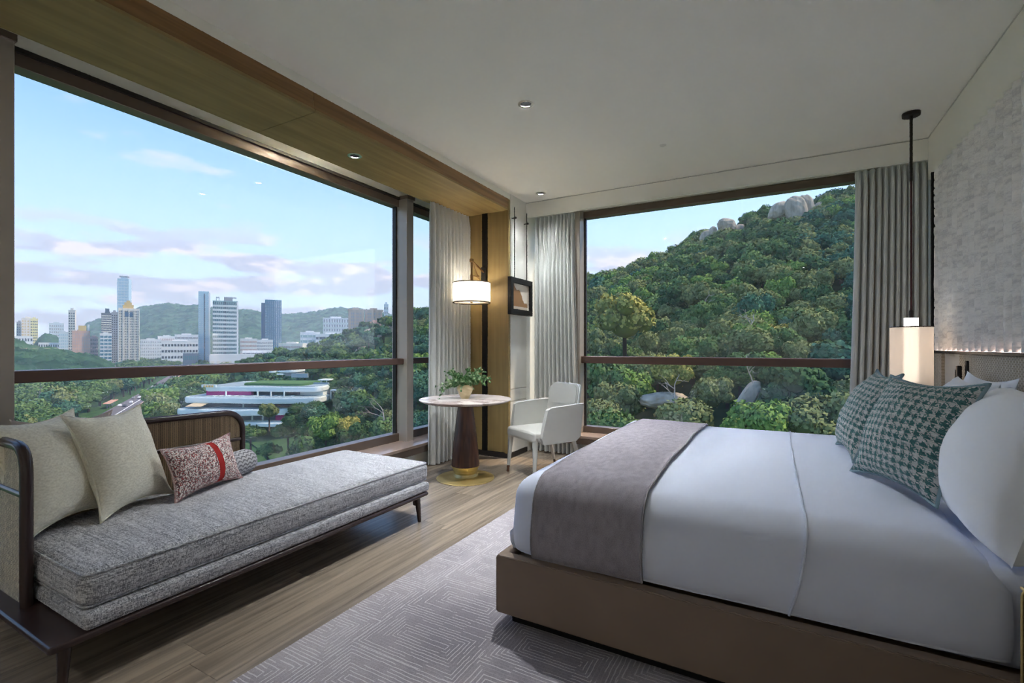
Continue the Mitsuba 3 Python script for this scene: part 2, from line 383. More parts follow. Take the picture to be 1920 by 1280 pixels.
def hound(p, n, uv):
    x, y = uv.x * 15.0, uv.y * 15.0
    wob = 0.34 * (noise(uv.x * 90, uv.y * 90) - 0.5)
    fx, fy = x - dr.floor(x) + wob, y - dr.floor(y) + 0.34 * (noise(uv.x * 90, uv.y * 150, 6.0) - 0.5)
    a, b = fx < 0.5, fy < 0.5
    s = (fx + fy) * 2; stripe = (s - dr.floor(s)) < 0.5
    dark = (a & b) | ((a ^ b) & stripe)
    th = noise(uv.x * 40, uv.y * 420, 2.0)
    g = mix(lin(34, 72, 72), lin(78, 122, 120), th); w = mix(lin(140, 142, 140), lin(204, 202, 200), th)
    return dr.select(dark, g, w)
pr('houndstooth', proc(hound), 0.85, 0.25, sheen=0.2)
pr('teal_piping', lin(124, 146, 154), 0.7, 0.3)
def leather(p, n, uv): return mix(lin(118, 100, 86), lin(128, 110, 95), fbm(p.x * 5, p.y * 5, p.z * 5, 3))
def leather_b(p, n, uv): return fbm(p.x * 500, p.y * 500, p.z * 500, 2)
prb('taupe_leather', proc(leather), proc(leather_b, 5e-4), 0.0004, 0.42, 0.45)
pr('chair_leather', lin(188, 187, 182), 0.45, 0.4)
def marblef(p, n, uv):
    t = fbm(p.x * 5, p.y * 5, p.z * 5, 4); v = dr.abs(fbm(p.x * 3 + t * 2, p.y * 3 + 4, 2.0, 4) - 0.5)
    return mix(lin(150, 132, 128), lin(200, 190, 186), smoothstep(0.0, 0.10, v))
pr('marble', proc(marblef), 0.10, 0.55)
def rugf(p, n, uv):
    cx, cy = 0.52, 0.32
    i, j = dr.floor(p.x / cx), dr.floor((p.y + 0.17 * (dr.floor(p.x / cx) - 2 * dr.floor(p.x / cx / 2))) / cy)
    lx = p.x / cx - dr.floor(p.x / cx) - 0.5
    yy = (p.y + 0.17 * (dr.floor(p.x / cx) - 2 * dr.floor(p.x / cx / 2))) / cy
    ly = yy - dr.floor(yy) - 0.5
    r = cell_rand(i, j, 2.0)
    ax, ay = dr.abs(lx) * cx, dr.abs(ly) * cy
    m = dr.maximum(ax - 0.10, ay)                               # nested rectangles
    wob = 0.004 * (noise(p.x * 40, p.y * 40) - 0.5)
    side = (ax - 0.10) > ay
    freq = dr.select(r > 0.5, 62.0, 53.0)
    k = (m + wob) * freq; st = k - dr.floor(k)
    line = smoothstep(0.58, 0.72, st) * (1 - smoothstep(0.82, 0.96, st))
    seg = cell_rand(dr.floor(k) + i * 7, dr.select(side, dr.floor(ly * 5), dr.floor(lx * 5)) + j * 13, 4.0)
    wear = noise(p.x * 2.3, p.y * 2.3, 4.0)
    line = line * dr.select(seg > 0.30, 1.0, 0.15) * (0.7 + 0.5 * wear)
    pile = noise(p.x * 330, p.y * 330, 1.0)
    base = mix(lin(122, 116, 122), lin(158, 151, 154), smoothstep(0.2, 0.8, 0.6 * wear + 0.4 * fbm(p.x * 9, p.y * 3, 2.0, 2))) * (0.86 + 0.28 * pile)
    return mix(base, lin(198, 193, 194), dr.clip(line * 0.72, 0, 1))
pr('rug_pile', proc(rugf), 0.95, 0.1)
def cane(p, n, uv):
    a, b = planar(p, n)
    i = dr.floor(a * 90); st = a * 90 - i
    jj = b * 60 + 0.5 * (i - 2 * dr.floor(i / 2)); cell = jj - dr.floor(jj)
    gap = smoothstep(0.0, 0.25, st) * (1 - smoothstep(0.75, 1.0, st)) * smoothstep(0.0, 0.18, cell)
    return mix(lin(70, 62, 54), lin(208, 198, 178), gap * (0.75 + 0.4 * cell_rand(i, dr.floor(jj))))
pr('cane_weave', proc(cane), 0.6, 0.3)
def reed(p, n, uv):
    i = dr.floor(p.y * 95); st = p.y * 95 - i
    g = smoothstep(0.0, 0.2, st) * (1 - smoothstep(0.85, 1.0, st))
    return mix(lin(52, 40, 30), mix(lin(112, 92, 70), lin(150, 128, 100), cell_rand(i)), g) * (0.9 + 0.2 * noise(p.y * 300, p.z * 8))
pr('reed_panel', proc(reed), 0.55, 0.3)
def quiltf(p, n, uv): return mix(lin(210, 207, 205), lin(238, 235, 231), smoothstep(0.15, 0.7, 0.75 * fbm(p.y * 13, p.z * 48 + p.y * 9, 2.0, 3) + 0.25 * noise(p.y * 200, p.z * 200)))  # darker streaks put crease shade into the cloth colour
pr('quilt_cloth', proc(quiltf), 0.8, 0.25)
def basketf(p, n, uv):
    i = dr.floor(p.y * 55); st = p.y * 55 - i
    jj = p.z * 42 + 0.5 * (i - 2 * dr.floor(i / 2)); c = jj - dr.floor(jj)
    h = smoothstep(0, 0.3, st) * (1 - smoothstep(0.7, 1, st)) * smoothstep(0, 0.3, c) * (1 - smoothstep(0.7, 1, c))
    return mix(lin(150, 140, 124), lin(202, 194, 178), h * (0.75 + 0.3 * cell_rand(i, dr.floor(jj))))
pr('basket_wall', proc(basketf), 0.7, 0.3)


# ------------------------------------------------------------------ rug
def rug():
    P = box(-1.765, 1.05, -1.2, 3.6, 0.0005, 0.011)
    add('area_rug', P, 'rug_pile', label='grey purple area rug with nested rectangle pattern under the bed', cat='rug')
rug()


# ------------------------------------------------------------------ pillows
def pillow_mesh(w, h, t, n=40, pull=0.045, seed=0, wr=0.006, power=0.62):
    """two puffed faces joined at a seam; x along the width, y along the height, z the thickness; uv over the front face"""
    s = np.linspace(-1, 1, n); u, v = np.meshgrid(s, s, indexing='ij')
    ex, ey = 1 - pull * 2 / w * (1 - v ** 2) * np.abs(u) ** 3, 1 - pull * 2 / h * (1 - u ** 2) * np.abs(v) ** 3
    x, y = u * w / 2 * ex, v * h / 2 * ey
    prof = np.clip((1 - u ** 2) * (1 - v ** 2), 0, None) ** power
    P = np.stack([x, y, 0 * x], -1)
    nn = meshkit.fbm(np.stack([x * 9, y * 9, 0 * x + seed], -1), 3, seed) - 0.5
    rad = np.sqrt(u ** 2 + v ** 2)
    fold = np.sin(np.arctan2(v, u) * 8 + seed) * np.clip(rad - 0.55, 0, 1) * prof
    out = []
    for sgn in (1, -1):
        Q = P.copy(); Q[..., 2] = sgn * (t / 2 * prof + wr * 2.5 * nn * (prof > 0) * np.clip(prof * 3, 0, 1) + wr * fold)
        out.append(grid(Q, flip=sgn < 0))
    uv = np.stack([(u + 1) / 2, (v + 1) / 2], -1).reshape(-1, 2)
    m = tri(np.vstack([o.vertices for o in out]), np.vstack([out[0].faces, out[1].faces + n * n]))
    edge = np.concatenate([P[:, 0], P[-1, 1:], P[-2::-1, -1], P[0, -2:0:-1]])
    return m, np.vstack([uv, uv]), edge


def fr3(bl, br, tl):
    """frame with x along the bottom edge, y up, from three corners; returns (matrix, width, height)"""
    bl, br, tl = map(np.asarray, (bl, br, tl)); x = br - bl; w = np.linalg.norm(x); x = x / w
    y = tl - bl; y = y - x * (y @ x); h = np.linalg.norm(y); y = y / h
    return frame(bl + x * w / 2 + y * h / 2, x, y, np.cross(x, y)), w, h


def pillow(key, bl, br, tl, t, mat, label, cat_='pillow', group=None, piping=None, w=None, h=None, seed=0, pull=0.045, wr=0.006, power=0.62, skew=0.0):
    M, ww, hh = fr3(bl, br, tl); w, h = w or ww, h or hh
    m, uv, edge = pillow_mesh(w, h, t, 44, pull, seed, wr, power)
    m = place(m, M)
    k = add(key, m, mat, True, uv=uv, label=label, cat=cat_, group=group)
    if piping:
        e = trimesh.transform_points(edge, M)
        add(k + '__piping', tube(e, 0.0065 if piping == 'teal_piping' else 0.0045, 6, closed=True), piping, True, label='grey teal piping' if piping == 'teal_piping' else 'cord piping')
    return k


# ------------------------------------------------------------------ daybed
def daybed():
    k = nm('daybed'); lab(k, 'grey tweed daybed with dark wood frame and cane back under the left window', 'daybed')
    x0, x1, y0, y1 = -3.13, -2.20, 0.665, 2.72
    add(k + '__platform', rbox(x0, x1 + 0.01, y0, y1, 0.178, 0.206, 0.013), 'sofa_wood', 30)
    for x, y, sx, sy in ((x1 - 0.04, y0 + 0.06, 1, -1), (x1 - 0.04, y1 - 0.07, 1, 1), (x0 + 0.06, y0 + 0.06, -1, -1), (x0 + 0.06, y1 - 0.07, -1, 1)):
        lg = lathe([(0.0, 0.0), (0.0105, 0.0), (0.0125, 0.004), (0.021, 0.17), (0.021, 0.185), (0, 0.185)], 20, (0, 0, 0))
        lg.vertices[:, 0] += x + sx * 0.012 * (1 - lg.vertices[:, 2] / 0.185); lg.vertices[:, 1] += y + sy * 0.012 * (1 - lg.vertices[:, 2] / 0.185)
        lk = add(k + '__leg', lg, 'sofa_wood', 40)
        add(lk + '__bracket', rbox(x - 0.030 if sx > 0 else x + 0.004, x - 0.004 if sx > 0 else x + 0.03, y - 0.016, y + 0.016, 0.115, 0.180, 0.010), 'sofa_wood', 30)
    # two layered cushions with piping seams
    def cushion(nmx, xa, xb, ya, yb, za, zb, r, bulge):
        m = rbox(xa, xb, ya, yb, za, zb, r, 3)
        m = m.subdivide_to_size(0.06); v = m.vertices
        cx, cy = (v[:, 0] - xa) / (xb - xa), (v[:, 1] - ya) / (yb - ya)
        top = np.clip((v[:, 2] - za) / (zb - za) - 0.6, 0, 1) / 0.4
        v[:, 2] += top * bulge * np.clip(16 * cx * (1 - cx) * cy * (1 - cy), 0, 1) ** 0.6 + top * 0.004 * (meshkit.fbm(v * 5, 3) - 0.5)
        return add(k + '__' + nmx, tri(v, m.faces), 'sofa_tweed', True)
    c1 = cushion('base_cushion', x0 + 0.03, x1 + 0.005, y0 + 0.10, y1 + 0.02, 0.206, 0.272, 0.022, 0.0)
    c2 = cushion('seat_cushion', x0 + 0.03, x1 - 0.02, y0 + 0.10, y1 + 0.05, 0.270, 0.408, 0.050, 0.022)
    for c, xa, xb, ya, yb, zz in ((c1, x0 + .03, x1 + .006, y0 + .10, y1 + .02, (0.262,)), (c2, x0 + .03, x1 - .02, y0 + .10, y1 + .05, (0.282, 0.398))):
        for z in zz:
            e = 0.012
            pts = bend([(xa + e, ya + 0.05, z), (xa + e, yb - e, z), (xb - e, yb - e, z), (xb - e, ya + e, z), (xa + 0.05, ya + e, z)], 6, 0.03)
            add(c + '__piping', tube(pts, 0.0042, 6), 'sofa_tweed', True)
    # side arm: rounded frame with a woven cane panel
    xa, xb, ya, zt = x0 - 0.01, -2.635, 0.735, 0.842
    post = bend([(xb, ya, 0.20), (xb, ya, zt), (xa, ya, zt), (xa, ya, 0.20)], 10, 0.11)
    a = add(k + '__arm_frame', tube(post, 0.021, 14), 'sofa_wood', True)
    add(a + '__rail', bar((xb, ya, 0.648), (xa, ya, 0.648), 0.014), 'sofa_wood', True)
    add(a + '__cane', rbox(xa, xb - 0.005, ya - 0.006, ya + 0.006, 0.206, zt - 0.004, 0.005, 1) if False else extr(sg.Polygon([(p[0], p[2]) for p in bend([(xb - 0.012, 0, 0.206), (xb - 0.012, 0, zt - 0.012), (xa + 0.012, 0, zt - 0.012), (xa + 0.012, 0, 0.206)], 8, 0.10)]), 0.008).apply_transform(
        np.array([[1, 0, 0, 0], [0, 0, -1, ya + 0.004], [0, 1, 0, 0], [0, 0, 0, 1.0]])), 'cane_weave', label='woven cane panel')
    # back: rail along the window with rounded far end
    xb2, ye, zt2 = x0 - 0.01, 1.93, 0.812
    bk = bend([(xb2, ye, 0.20), (xb2, ye, zt2), (xb2, ya, zt2 + 0.025)], 12, 0.13)
    b = add(k + '__back_frame', tube(bk, 0.019, 14), 'sofa_wood', True)
    add(b + '__rail', bar((xb2, ye, 0.632), (xb2, ya, 0.648), 0.012), 'sofa_wood', True)
    poly = sg.Polygon([(p[1], p[2]) for p in bend([(0, ye - 0.01, 0.206), (0, ye - 0.01, zt2 - 0.012), (0, ya, zt2 + 0.012), (0, ya, 0.206)], 10, 0.12)])
    add(b + '__reed_panel', extr(poly, 0.008).apply_transform(np.array([[0, 0, 1, xb2 - 0.004], [1, 0, 0, 0], [0, 1, 0, 0], [0, 0, 0, 1.0]])), 'reed_panel', label='split reed panel')
daybed()

pillow('cushion', (-2.74, 0.755, 0.425), (-2.99, 1.16, 0.425), (-2.93, 0.685, 0.93), 0.20, 'cream_boucle', 'cream boucle cushion nearest the daybed arm', 'cushion', None, 'cream_boucle', seed=2, wr=0.004)
pillow('cushion', (-2.755, 1.020, 0.425), (-2.955, 1.425, 0.425), (-2.955, 0.985, 0.925), 0.19, 'cream_boucle', 'cream boucle cushion in the middle leaning behind the red striped one', 'cushion', None, 'cream_boucle', seed=5, wr=0.004)
pillow('cushion', (-3.03, 0.80, 0.44), (-3.05, 1.20, 0.44), (-3.07, 0.80, 0.915), 0.10, 'mauve_cloth', 'pale mauve cushion whose corner peeks out behind the cream ones', 'cushion', seed=8)
pillow('lumbar_cushion', (-2.755, 1.335, 0.428), (-2.925, 1.80, 0.428), (-2.835, 1.29, 0.705), 0.15, 'lumbar_tweed', 'small pink tweed lumbar cushion with a red stripe on the daybed', 'cushion', None, 'lumbar_tweed', seed=3, pull=0.03, wr=0.003)
def bolster():
    prof = [(0, -0.19), (0.045, -0.188), (0.070, -0.175), (0.079, -0.15), (0.080, 0), (0.078, 0.15), (0.070, 0.175), (0.045, 0.188), (0, 0.19)]
    a = np.linspace(0, 2 * np.pi, 49); p = np.array(prof)
    # densify
    q = np.array([p[int(t)] * (1 - (t - int(t))) + p[min(int(t) + 1, len(p) - 1)] * (t - int(t)) for t in np.linspace(0, len(p) - 1.001, 41)])
    P = np.stack([np.cos(a)[:, None] * q[None, :, 0], np.sin(a)[:, None] * q[None, :, 0], np.broadcast_to(q[None, :, 1], (49, 41))], -1)
    uv = np.stack(np.meshgrid(a / (2 * np.pi), np.linspace(0, 1, 41), indexing='ij'), -1).reshape(-1, 2)
    m = grid(P, flip=True); d = np.array([-0.35, 0.94, 0]); d /= np.linalg.norm(d)
    m.apply_transform(frame((-3.005, 1.76, 0.496), np.array([0, 0, 1.0]), np.cross(d, [0, 0, 1.0]), d))
    add('bolster_cushion', m, 'grey_knit', True, uv=uv, label='grey knitted bolster at the end of the daybed back', cat='cushion')
bolster()


# ------------------------------------------------------------------ bed
BX0, BY0, BY1, BZ = -1.10, 1.838, 4.02, 0.318
def bed():
    k = nm('bed'); lab(k, 'king bed with taupe leather base and woven headboard', 'bed')
    add(k + '__plinth', box(BX0 + 0.055, 1.04, BY0 + 0.05, BY1 - 0.05, 0.011, 0.062), 'black')
    def board(nmx, *b):
        return add(k + '__' + nmx, rbox(*b, 0.010, 2), 'taupe_leather', 30)
    s = board('side_board', BX0, 1.05, BY0, BY0 + 0.055, 0.06, BZ)
    add(s + '__piping', bar((BX0 + 0.02, BY0 + 0.002, BZ - 0.003), (1.04, BY0 + 0.002, BZ - 0.003), 0.0028, 6), 'taupe_leather', True)
    add(s + '__piping', bar((BX0 + 0.002, BY0 + 0.003, 0.07), (BX0 + 0.002, BY0 + 0.003, BZ - 0.01), 0.0028, 6), 'taupe_leather', True)
    board('side_board', BX0, 1.05, BY1 - 0.055, BY1, 0.06, BZ)
    board('foot_board', BX0, BX0 + 0.055, BY0 + 0.02, BY1 - 0.02, 0.06, BZ - 0.001)
    add(k + '__deck', box(BX0 + 0.05, 1.04, BY0 + 0.05, BY1 - 0.05, 0.20, 0.285), 'taupe_leather')
    m = rbox(BX0 + 0.085, 1.04, BY0 + 0.095, BY1 - 0.095, 0.287, 0.585, 0.06, 3)
    add(k + '__mattress', m, 'white_cotton', True, label='white sheeted mattress')
bed()


def prof_yz(off=0.0, n=90, zb=0.325):
    """the duvet's outline across the bed (y, z), from the near hem over the top to the far hem"""
    r, y0, y1, zt = 0.125, BY0 + 0.062, BY1 - 0.062, 0.652
    pts = []
    for z in np.linspace(zb, zt - r, 16):
        s = (z - zb) / (zt - r - zb); pts.append((y0 - 0.018 * math.sin(math.pi * s ** 0.8) , z))
    for a in np.linspace(0, math.pi / 2, 14)[1:]: pts.append((y0 + r - r * math.cos(a), zt - r + r * math.sin(a)))
    for t in np.linspace(0, 1, 24)[1:-1]: pts.append((y0 + r + t * (y1 - y0 - 2 * r), zt + 0.018 * math.sin(math.pi * t)))
    half = pts[:30]
    pts += [(y0 + y1 - a, b) for a, b in reversed(half)]
    p = np.array(pts)
    t = np.gradient(p, axis=0); t /= np.linalg.norm(t, axis=1, keepdims=True)
    return p + off * np.stack([-t[:, 1], t[:, 0]], 1)


def duvet_grid(xs, off=0.0, ends=True, zb=0.325):
    base = prof_yz(off, zb=zb); rows = []
    yc = (BY0 + BY1) / 2
    for x in xs:
        q = base.copy()
        if ends:
            for e0, e1, ra, rz in ((DX0, 1, 0.13, 0.125), (DX1, -1, 0.26, 0.16)):
                d = (x - e0) * e1
                if d < ra:
                    s = 1 - math.sqrt(max(0.0, 1 - (1 - d / ra) ** 2))     # 0 inside, 1 at the end
                    q[:, 1] = np.where(q[:, 1] > 0.52, 0.52 + (q[:, 1] - 0.52) * (1 - 0.9 * s), q[:, 1]) if e1 < 0 else np.minimum(q[:, 1], 0.652 + 0.02 - rz * s)
                    q[:, 0] = yc + (q[:, 0] - yc) * (1 - (0.055 if e1 > 0 else 0.03) * s)
        rows.append(np.column_stack([np.full(len(q), x), q]))
    P = np.array(rows)
    w = meshkit.fbm(np.stack([P[..., 0] * 3.2, P[..., 1] * 3.2, P[..., 2] * 3.2], -1), 3, 4) - 0.5
    P[..., 2] += 0.008 * w; P[..., 1] += 0.006 * w
    return P
DX0, DX1 = -1.062, 0.60
def duvet():
    xs = np.concatenate([DX0 + 0.13 * (1 - np.cos(np.linspace(0, np.pi / 2, 14))), np.linspace(DX0 + 0.14, DX1 - 0.27, 40), DX1 - 0.26 * (1 - np.sin(np.linspace(0, np.pi / 2, 16)))])
    P = duvet_grid(xs)
    drop = P[:1].copy(); drop[..., 2] = np.minimum(drop[..., 2], 0.335); drop[..., 0] += 0.004
    mid = P[:1].copy(); mid[..., 2] = np.minimum(mid[..., 2], 0.44); mid[..., 0] -= 0.004
    mm = thick(np.concatenate([drop, mid, P]), 0.018); d = mm.vertices.reshape(2, -1, 3)
    sh = d[0] - d[1]; mm.vertices = np.vstack([d[1], d[1] - sh]); mm.faces = mm.faces[:, ::-1]
    if mm.volume < 0: mm.faces = mm.faces[:, ::-1]
    k = add('duvet', mm, 'white_cotton', True, label='white duvet covering the bed', cat='duvet')
    S = duvet_grid([0.085, 0.09], 0.003)[0]
    S[:, 0] += 0.014 * np.sin(np.linspace(0, 9, len(S))) - 0.05 * np.clip((S[:, 2] - 0.652) / -0.33, 0, 1) * (S[:, 1] < 2.5)
    add(k + '__seam', tube(S, 0.0042, 6), 'white_cotton', True, label='white seam ridge across the duvet')
    xs = np.linspace(-0.945, -0.462, 16)
    R = duvet_grid(xs, 0.006, zb=0.328)
    R[..., 0] += 0.004 * np.sin(R[..., 1] * 7)
    add('bed_runner', thick(R, 0.012), 'grey_wool', True, label='grey wool bed runner folded over the foot of the duvet', cat='blanket')
    for x in (-0.468, -0.94):
        e = duvet_grid([x, x + 0.01], 0.013, zb=0.328)[0]; e[:, 0] += 0.004 * np.sin(e[:, 1] * 7)
        add('bed_runner__hem', tube(e, 0.006, 6), 'grey_wool', True)
duvet()

# pillows on the bed
pillow('scatter_pillow', (0.300, 2.70, 0.672), (0.500, 2.235, 0.672), (0.45, 2.79, 1.115), 0.235, 'houndstooth', 'teal and grey houndstooth pillow nearest the camera on the bed', 'pillow', None, 'teal_piping', seed=1, wr=0.010, pull=0.035)
pillow('scatter_pillow', (0.305, 3.39, 0.672), (0.330, 2.89, 0.672), (0.50, 3.42, 1.115), 0.19, 'houndstooth', 'teal and grey houndstooth pillow half hidden behind the nearer one', 'pillow', None, 'teal_piping', seed=6, wr=0.010, pull=0.035)
pillow('bed_pillow', (0.66, 2.60, 0.60), (0.60, 1.93, 0.60), (0.80, 2.60, 1.09), 0.36, 'white_pillowcase', 'plump white pillow nearest the camera at the right edge', 'pillow', seed=4, wr=0.006, pull=0.01, power=0.42)
pillow('bed_pillow', (0.72, 3.62, 0.60), (0.70, 2.95, 0.60), (0.90, 3.62, 1.08), 0.24, 'white_pillowcase', 'white pillow behind the houndstooth pillows', 'pillow', seed=9, wr=0.006, pull=0.03, power=0.5)
pillow('bed_pillow', (0.90, 3.88, 0.60), (0.88, 3.10, 0.60), (1.01, 3.88, 1.10), 0.18, 'white_pillowcase', 'white pillow leaning on the far half of the headboard with its corner up', 'pillow', seed=11, pull=0.04)
pillow('bed_pillow', (0.90, 2.86, 0.60), (0.86, 2.05, 0.60), (1.01, 2.86, 1.09), 0.18, 'white_pillowcase', 'white pillow leaning on the near half of the headboard', 'pillow', seed=12, pull=0.04)


# ------------------------------------------------------------------ headboard wall
def headboard():
    k = nm('headboard'); lab(k, 'tall quilted grey headboard panel above a woven band on the right wall', 'headboard')
    y1, y0, z0, z1, xw = 4.84, 0.2, 1.215, 2.60, 1.115
    step = 0.1075
    n = int((y1 - y0) / step)
    def column(seed):
        ny, nz = 15, 300
        s = 0.5 - 0.5 * np.cos(np.pi * np.linspace(0, 1, ny)); z = np.linspace(z0 + 0.002, z1, nz)
        S, Z = np.meshgrid(s, z, indexing='ij')
        puff = 0.056 * np.sin(np.pi * S)
        q = np.stack([S * 3.2, Z * 17 + 1.6 * S, 0 * S + seed], -1)
        wr = meshkit.noise(q, seed) * 0.7 + 0.3 * meshkit.noise(q * 2.3, seed + 5)
        # slanting creases, like scales, that start sharp and fade downwards
        k = Z * 15.0 + 0.55 * S + 1.5 * meshkit.noise(np.stack([S * 1.5, Z * 4, 0 * S + 3], -1), seed + 9)
        saw = k - np.floor(k)
        on = meshkit.noise(np.stack([S * 2.2, np.floor(k) * 7.3, 0 * S], -1), seed + 2)
        d = puff * (0.92 + 0.06 * wr) - 0.013 * np.clip(1 - saw * 2.2, 0, 1) ** 1.2 * np.clip(saw * 14, 0, 1) * np.clip(on * 1.8 - 0.25, 0, 1) * np.sin(np.pi * S) ** 0.4
        P = np.stack([xw - 0.004 - d, -0.002 - S * (step - 0.004), Z], -1)
        return grid(P, flip=True)
    xw = 1.111
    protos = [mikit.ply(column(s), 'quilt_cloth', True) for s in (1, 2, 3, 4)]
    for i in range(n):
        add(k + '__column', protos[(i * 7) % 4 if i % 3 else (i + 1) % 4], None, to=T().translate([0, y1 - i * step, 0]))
    add(k + '__side_frame', box(1.052, 1.115, y1, y1 + 0.02, 1.20, 2.604), 'black', label='black edge of the panel')
    add(k + '__ledge', box(1.048, 1.115, y0, 4.935, 1.196, 1.216, 0.003), 'dark_metal', label='dark bronze ledge')
    add(k + '__woven_panel', box(1.085, 1.115, y0, 4.32, 0.0, 1.196), 'basket_wall', label='woven beige lower panel')
    add(k + '__woven_panel', box(1.085, 1.115, 4.73, 5.04, 0.0, 1.196), 'basket_wall')
    add(k + '__smooth_panel', box(1.105, 1.115, 4.32, 4.73, 0.0, 1.196), 'chair_leather', label='smooth beige recess')
    add(k + '__backing', box(1.112, 1.1145, y0, y1, 1.216, 2.604), 'basket_wall')
    led = box(1.066, 1.072, y0, 4.80, 1.2165, 1.2185)
    scene[k + '__light_strip'] = {**mikit.ply(led, 'white_paint'), 'emitter': {'type': 'area', 'radiance': {'type': 'rgb', 'value': [LED * 1.0, LED * 0.72, LED * 0.62]}}}
    used.add(k + '__light_strip')
    r = nm('reading_light'); lab(r, 'slim dark bronze reading light on the woven headboard band', 'lamp')
    add(r + '__back_plate', box(1.072, 1.086, 4.135, 4.165, 0.985, 1.155, 0.003), 'dark_metal')
    add(r + '__arm', rbox(1.035, 1.060, 4.165, 4.20, 0.99, 1.12, 0.006), 'dark_metal', 30)
    add(r + '__head', bar((1.045, 4.215, 0.96), (1.045, 4.215, 1.09), 0.010), 'dark_metal', 30)
    add(r + '__joint', bar((1.05, 4.15, 1.05), (1.05, 4.21, 1.05), 0.006), 'dark_metal', 30)
LED = 1.0
headboard()


def nightstand():
    k = nm('nightstand'); lab(k, 'black nightstand with gold edges at the right border', 'nightstand')
    x0, x1, y0, y1, z1 = 0.575, 1.08, 1.25, 1.80, 0.60
    add(k + '__body', box(x0 + 0.008, x1, y0 + 0.008, y1 - 0.008, 0.08, z1 - 0.008), 'black')
    e = 0.0075
    fr = [bend([(x0 + e / 2, y, 0.06), (x0 + e / 2, y, z1 - e / 2), (x1, y, z1 - e / 2)], 6, 0.025) for y in (y0 + e / 2, y1 - e / 2)]
    for f in fr: add(k + '__gold_edge', tube(f, e / 2, 8), 'brass', True, label='gold edge tube')
    add(k + '__gold_edge', bar((x0 + e / 2, y0, z1 - e / 2), (x0 + e / 2, y1, z1 - e / 2), e / 2, 8), 'brass', True)
    for x in (x0 + 0.02, x1 - 0.03):
        for y in (y0 + 0.02, y1 - 0.02): add(k + '__leg', bar((x, y, 0.011), (x, y, 0.09), 0.012), 'brass', 30)
    add(k + '__drawer', box(x0 + 0.001, x0 + 0.012, y0 + 0.02, y1 - 0.02, 0.33, z1 - 0.03, 0.003), 'frame_dark')
nightstand()


# ------------------------------------------------------------------ curtains
def curtain(key, axis, a0, a1, c, z0, z1, folds, amp, flare, label, seed):
    """pleated curtain: runs along axis ('x' or 'y') from a0 to a1, around the coordinate c of the other axis"""
    r = np.random.default_rng(seed)
    n, m = folds * 16 + 1, 40
    t = np.linspace(0, 1, n); z = np.linspace(0, 1, m)
    ph = t * folds + 0.25 * np.sin(t * 5 + seed) + np.interp(t, np.linspace(0, 1, folds + 1), r.normal(0, 0.05, folds + 1))
    am = np.interp(t, np.linspace(0, 1, folds + 1), r.uniform(0.85, 1.15, folds + 1))
    P = np.zeros((n, m, 3))
    for j, s in enumerate(z):                                   # s = 0 at the floor
        low = (1 - s) ** 1.5
        head = np.clip((s - 0.95) / 0.05, 0, 1)
        lead = np.clip((t if flare[0] else 1 - t) / 0.16, 0, 1) ** 0.5   # the leading edge hangs flatter
        q = ph + 0.05 * low * np.sin(9 * t + seed + 2 * s)
        sw = np.cos(2 * np.pi * q)
        off = amp * am * sw * (1 - 0.5 * head) * (1 + 0.2 * low) * (0.25 + 0.75 * lead)
        lat = a0 + (a1 - a0) * t + flare[0] * low * (1 - t) + flare[1] * low * t + 0.10 * amp * np.sin(4 * np.pi * q) * (1 - head)
        A, B = lat, c + off
        P[:, j] = np.stack([A, B, 0 * t + z0 + (z1 - z0) * s], -1) if axis == 'x' else np.stack([B, A, 0 * t + z0 + (z1 - z0) * s], -1)
    add(key, thick(P, 0.003), 'curtain_cloth', True, label=label, cat='curtain')
curtain('curtain', 'y', 3.955, 4.625, -3.165, 0.012, 2.760, 11, 0.048, (-0.02, 0), 'grey curtain gathered beside the left window behind the round table', 1)
curtain('curtain', 'x', -2.535, -2.04, 5.165, 0.012, 2.785, 10, 0.046, (0, 0.06), 'grey curtain gathered behind the armchair', 2)
curtain('curtain', 'x', 0.600, 1.105, 5.165, 0.012, 2.785, 11, 0.05, (-0.07, 0), 'grey curtain gathered at the headboard side behind the pendant lamp', 3)


# ------------------------------------------------------------------ round table, vase, chair
TC = np.array([-2.585, 3.755])
def table():
    k = nm('round_table'); lab(k, 'round marble topped pedestal table by the window corner', 'table')
    c = (TC[0], TC[1], 0)
    add(k + '__top', lathe([(0, 0.722), (0.395, 0.722), (0.428, 0.738), (0.435, 0.744), (0.435, 0.748), (0.432, 0.750), (0, 0.750)], 96, c), 'marble', 30, label='veined pale marble top')
    add(k + '__sub_top', lathe([(0, 0.708), (0.30, 0.708), (0.31, 0.712), (0.31, 0.722), (0, 0.722)], 64, c), 'walnut', 30)
    pf = [(0, 0.12)] + [(0.132 - 0.064 * (s ** 1.25), 0.12 + 0.59 * s) for s in np.linspace(0, 1, 16)] + [(0, 0.71)]
    add(k + '__column', lathe(pf, 64, c), 'walnut', 40, label='dark walnut column')
    add(k + '__collar', lathe([(0, 0.022), (0.122, 0.022), (0.116, 0.03), (0.106, 0.050), (0.114, 0.080), (0.130, 0.112), (0.134, 0.122), (0, 0.122)], 64, c), 'brass', 40, label='brass collar')
    add(k + '__foot', lathe([(0, 0.0), (0.272, 0.0), (0.274, 0.006), (0.268, 0.011), (0.16, 0.020), (0.12, 0.026), (0, 0.026)], 80, c), 'brass', 40, label='round brass foot plate')
table()


def leaf_mesh(L=0.03, W=0.022):
    P = np.array([[0, 0, 0], [W / 2, L * 0.35, 0.004], [W * 0.32, L * 0.72, 0.002], [0, L, -0.004], [-W * 0.32, L * 0.72, 0.002], [-W / 2, L * 0.35, 0.004], [0, L * 0.4, -0.001]])
    F = np.array([[0, 1, 6], [1, 2, 6], [2, 3, 6], [3, 4, 6], [4, 5, 6], [5, 0, 6]]); return P, F


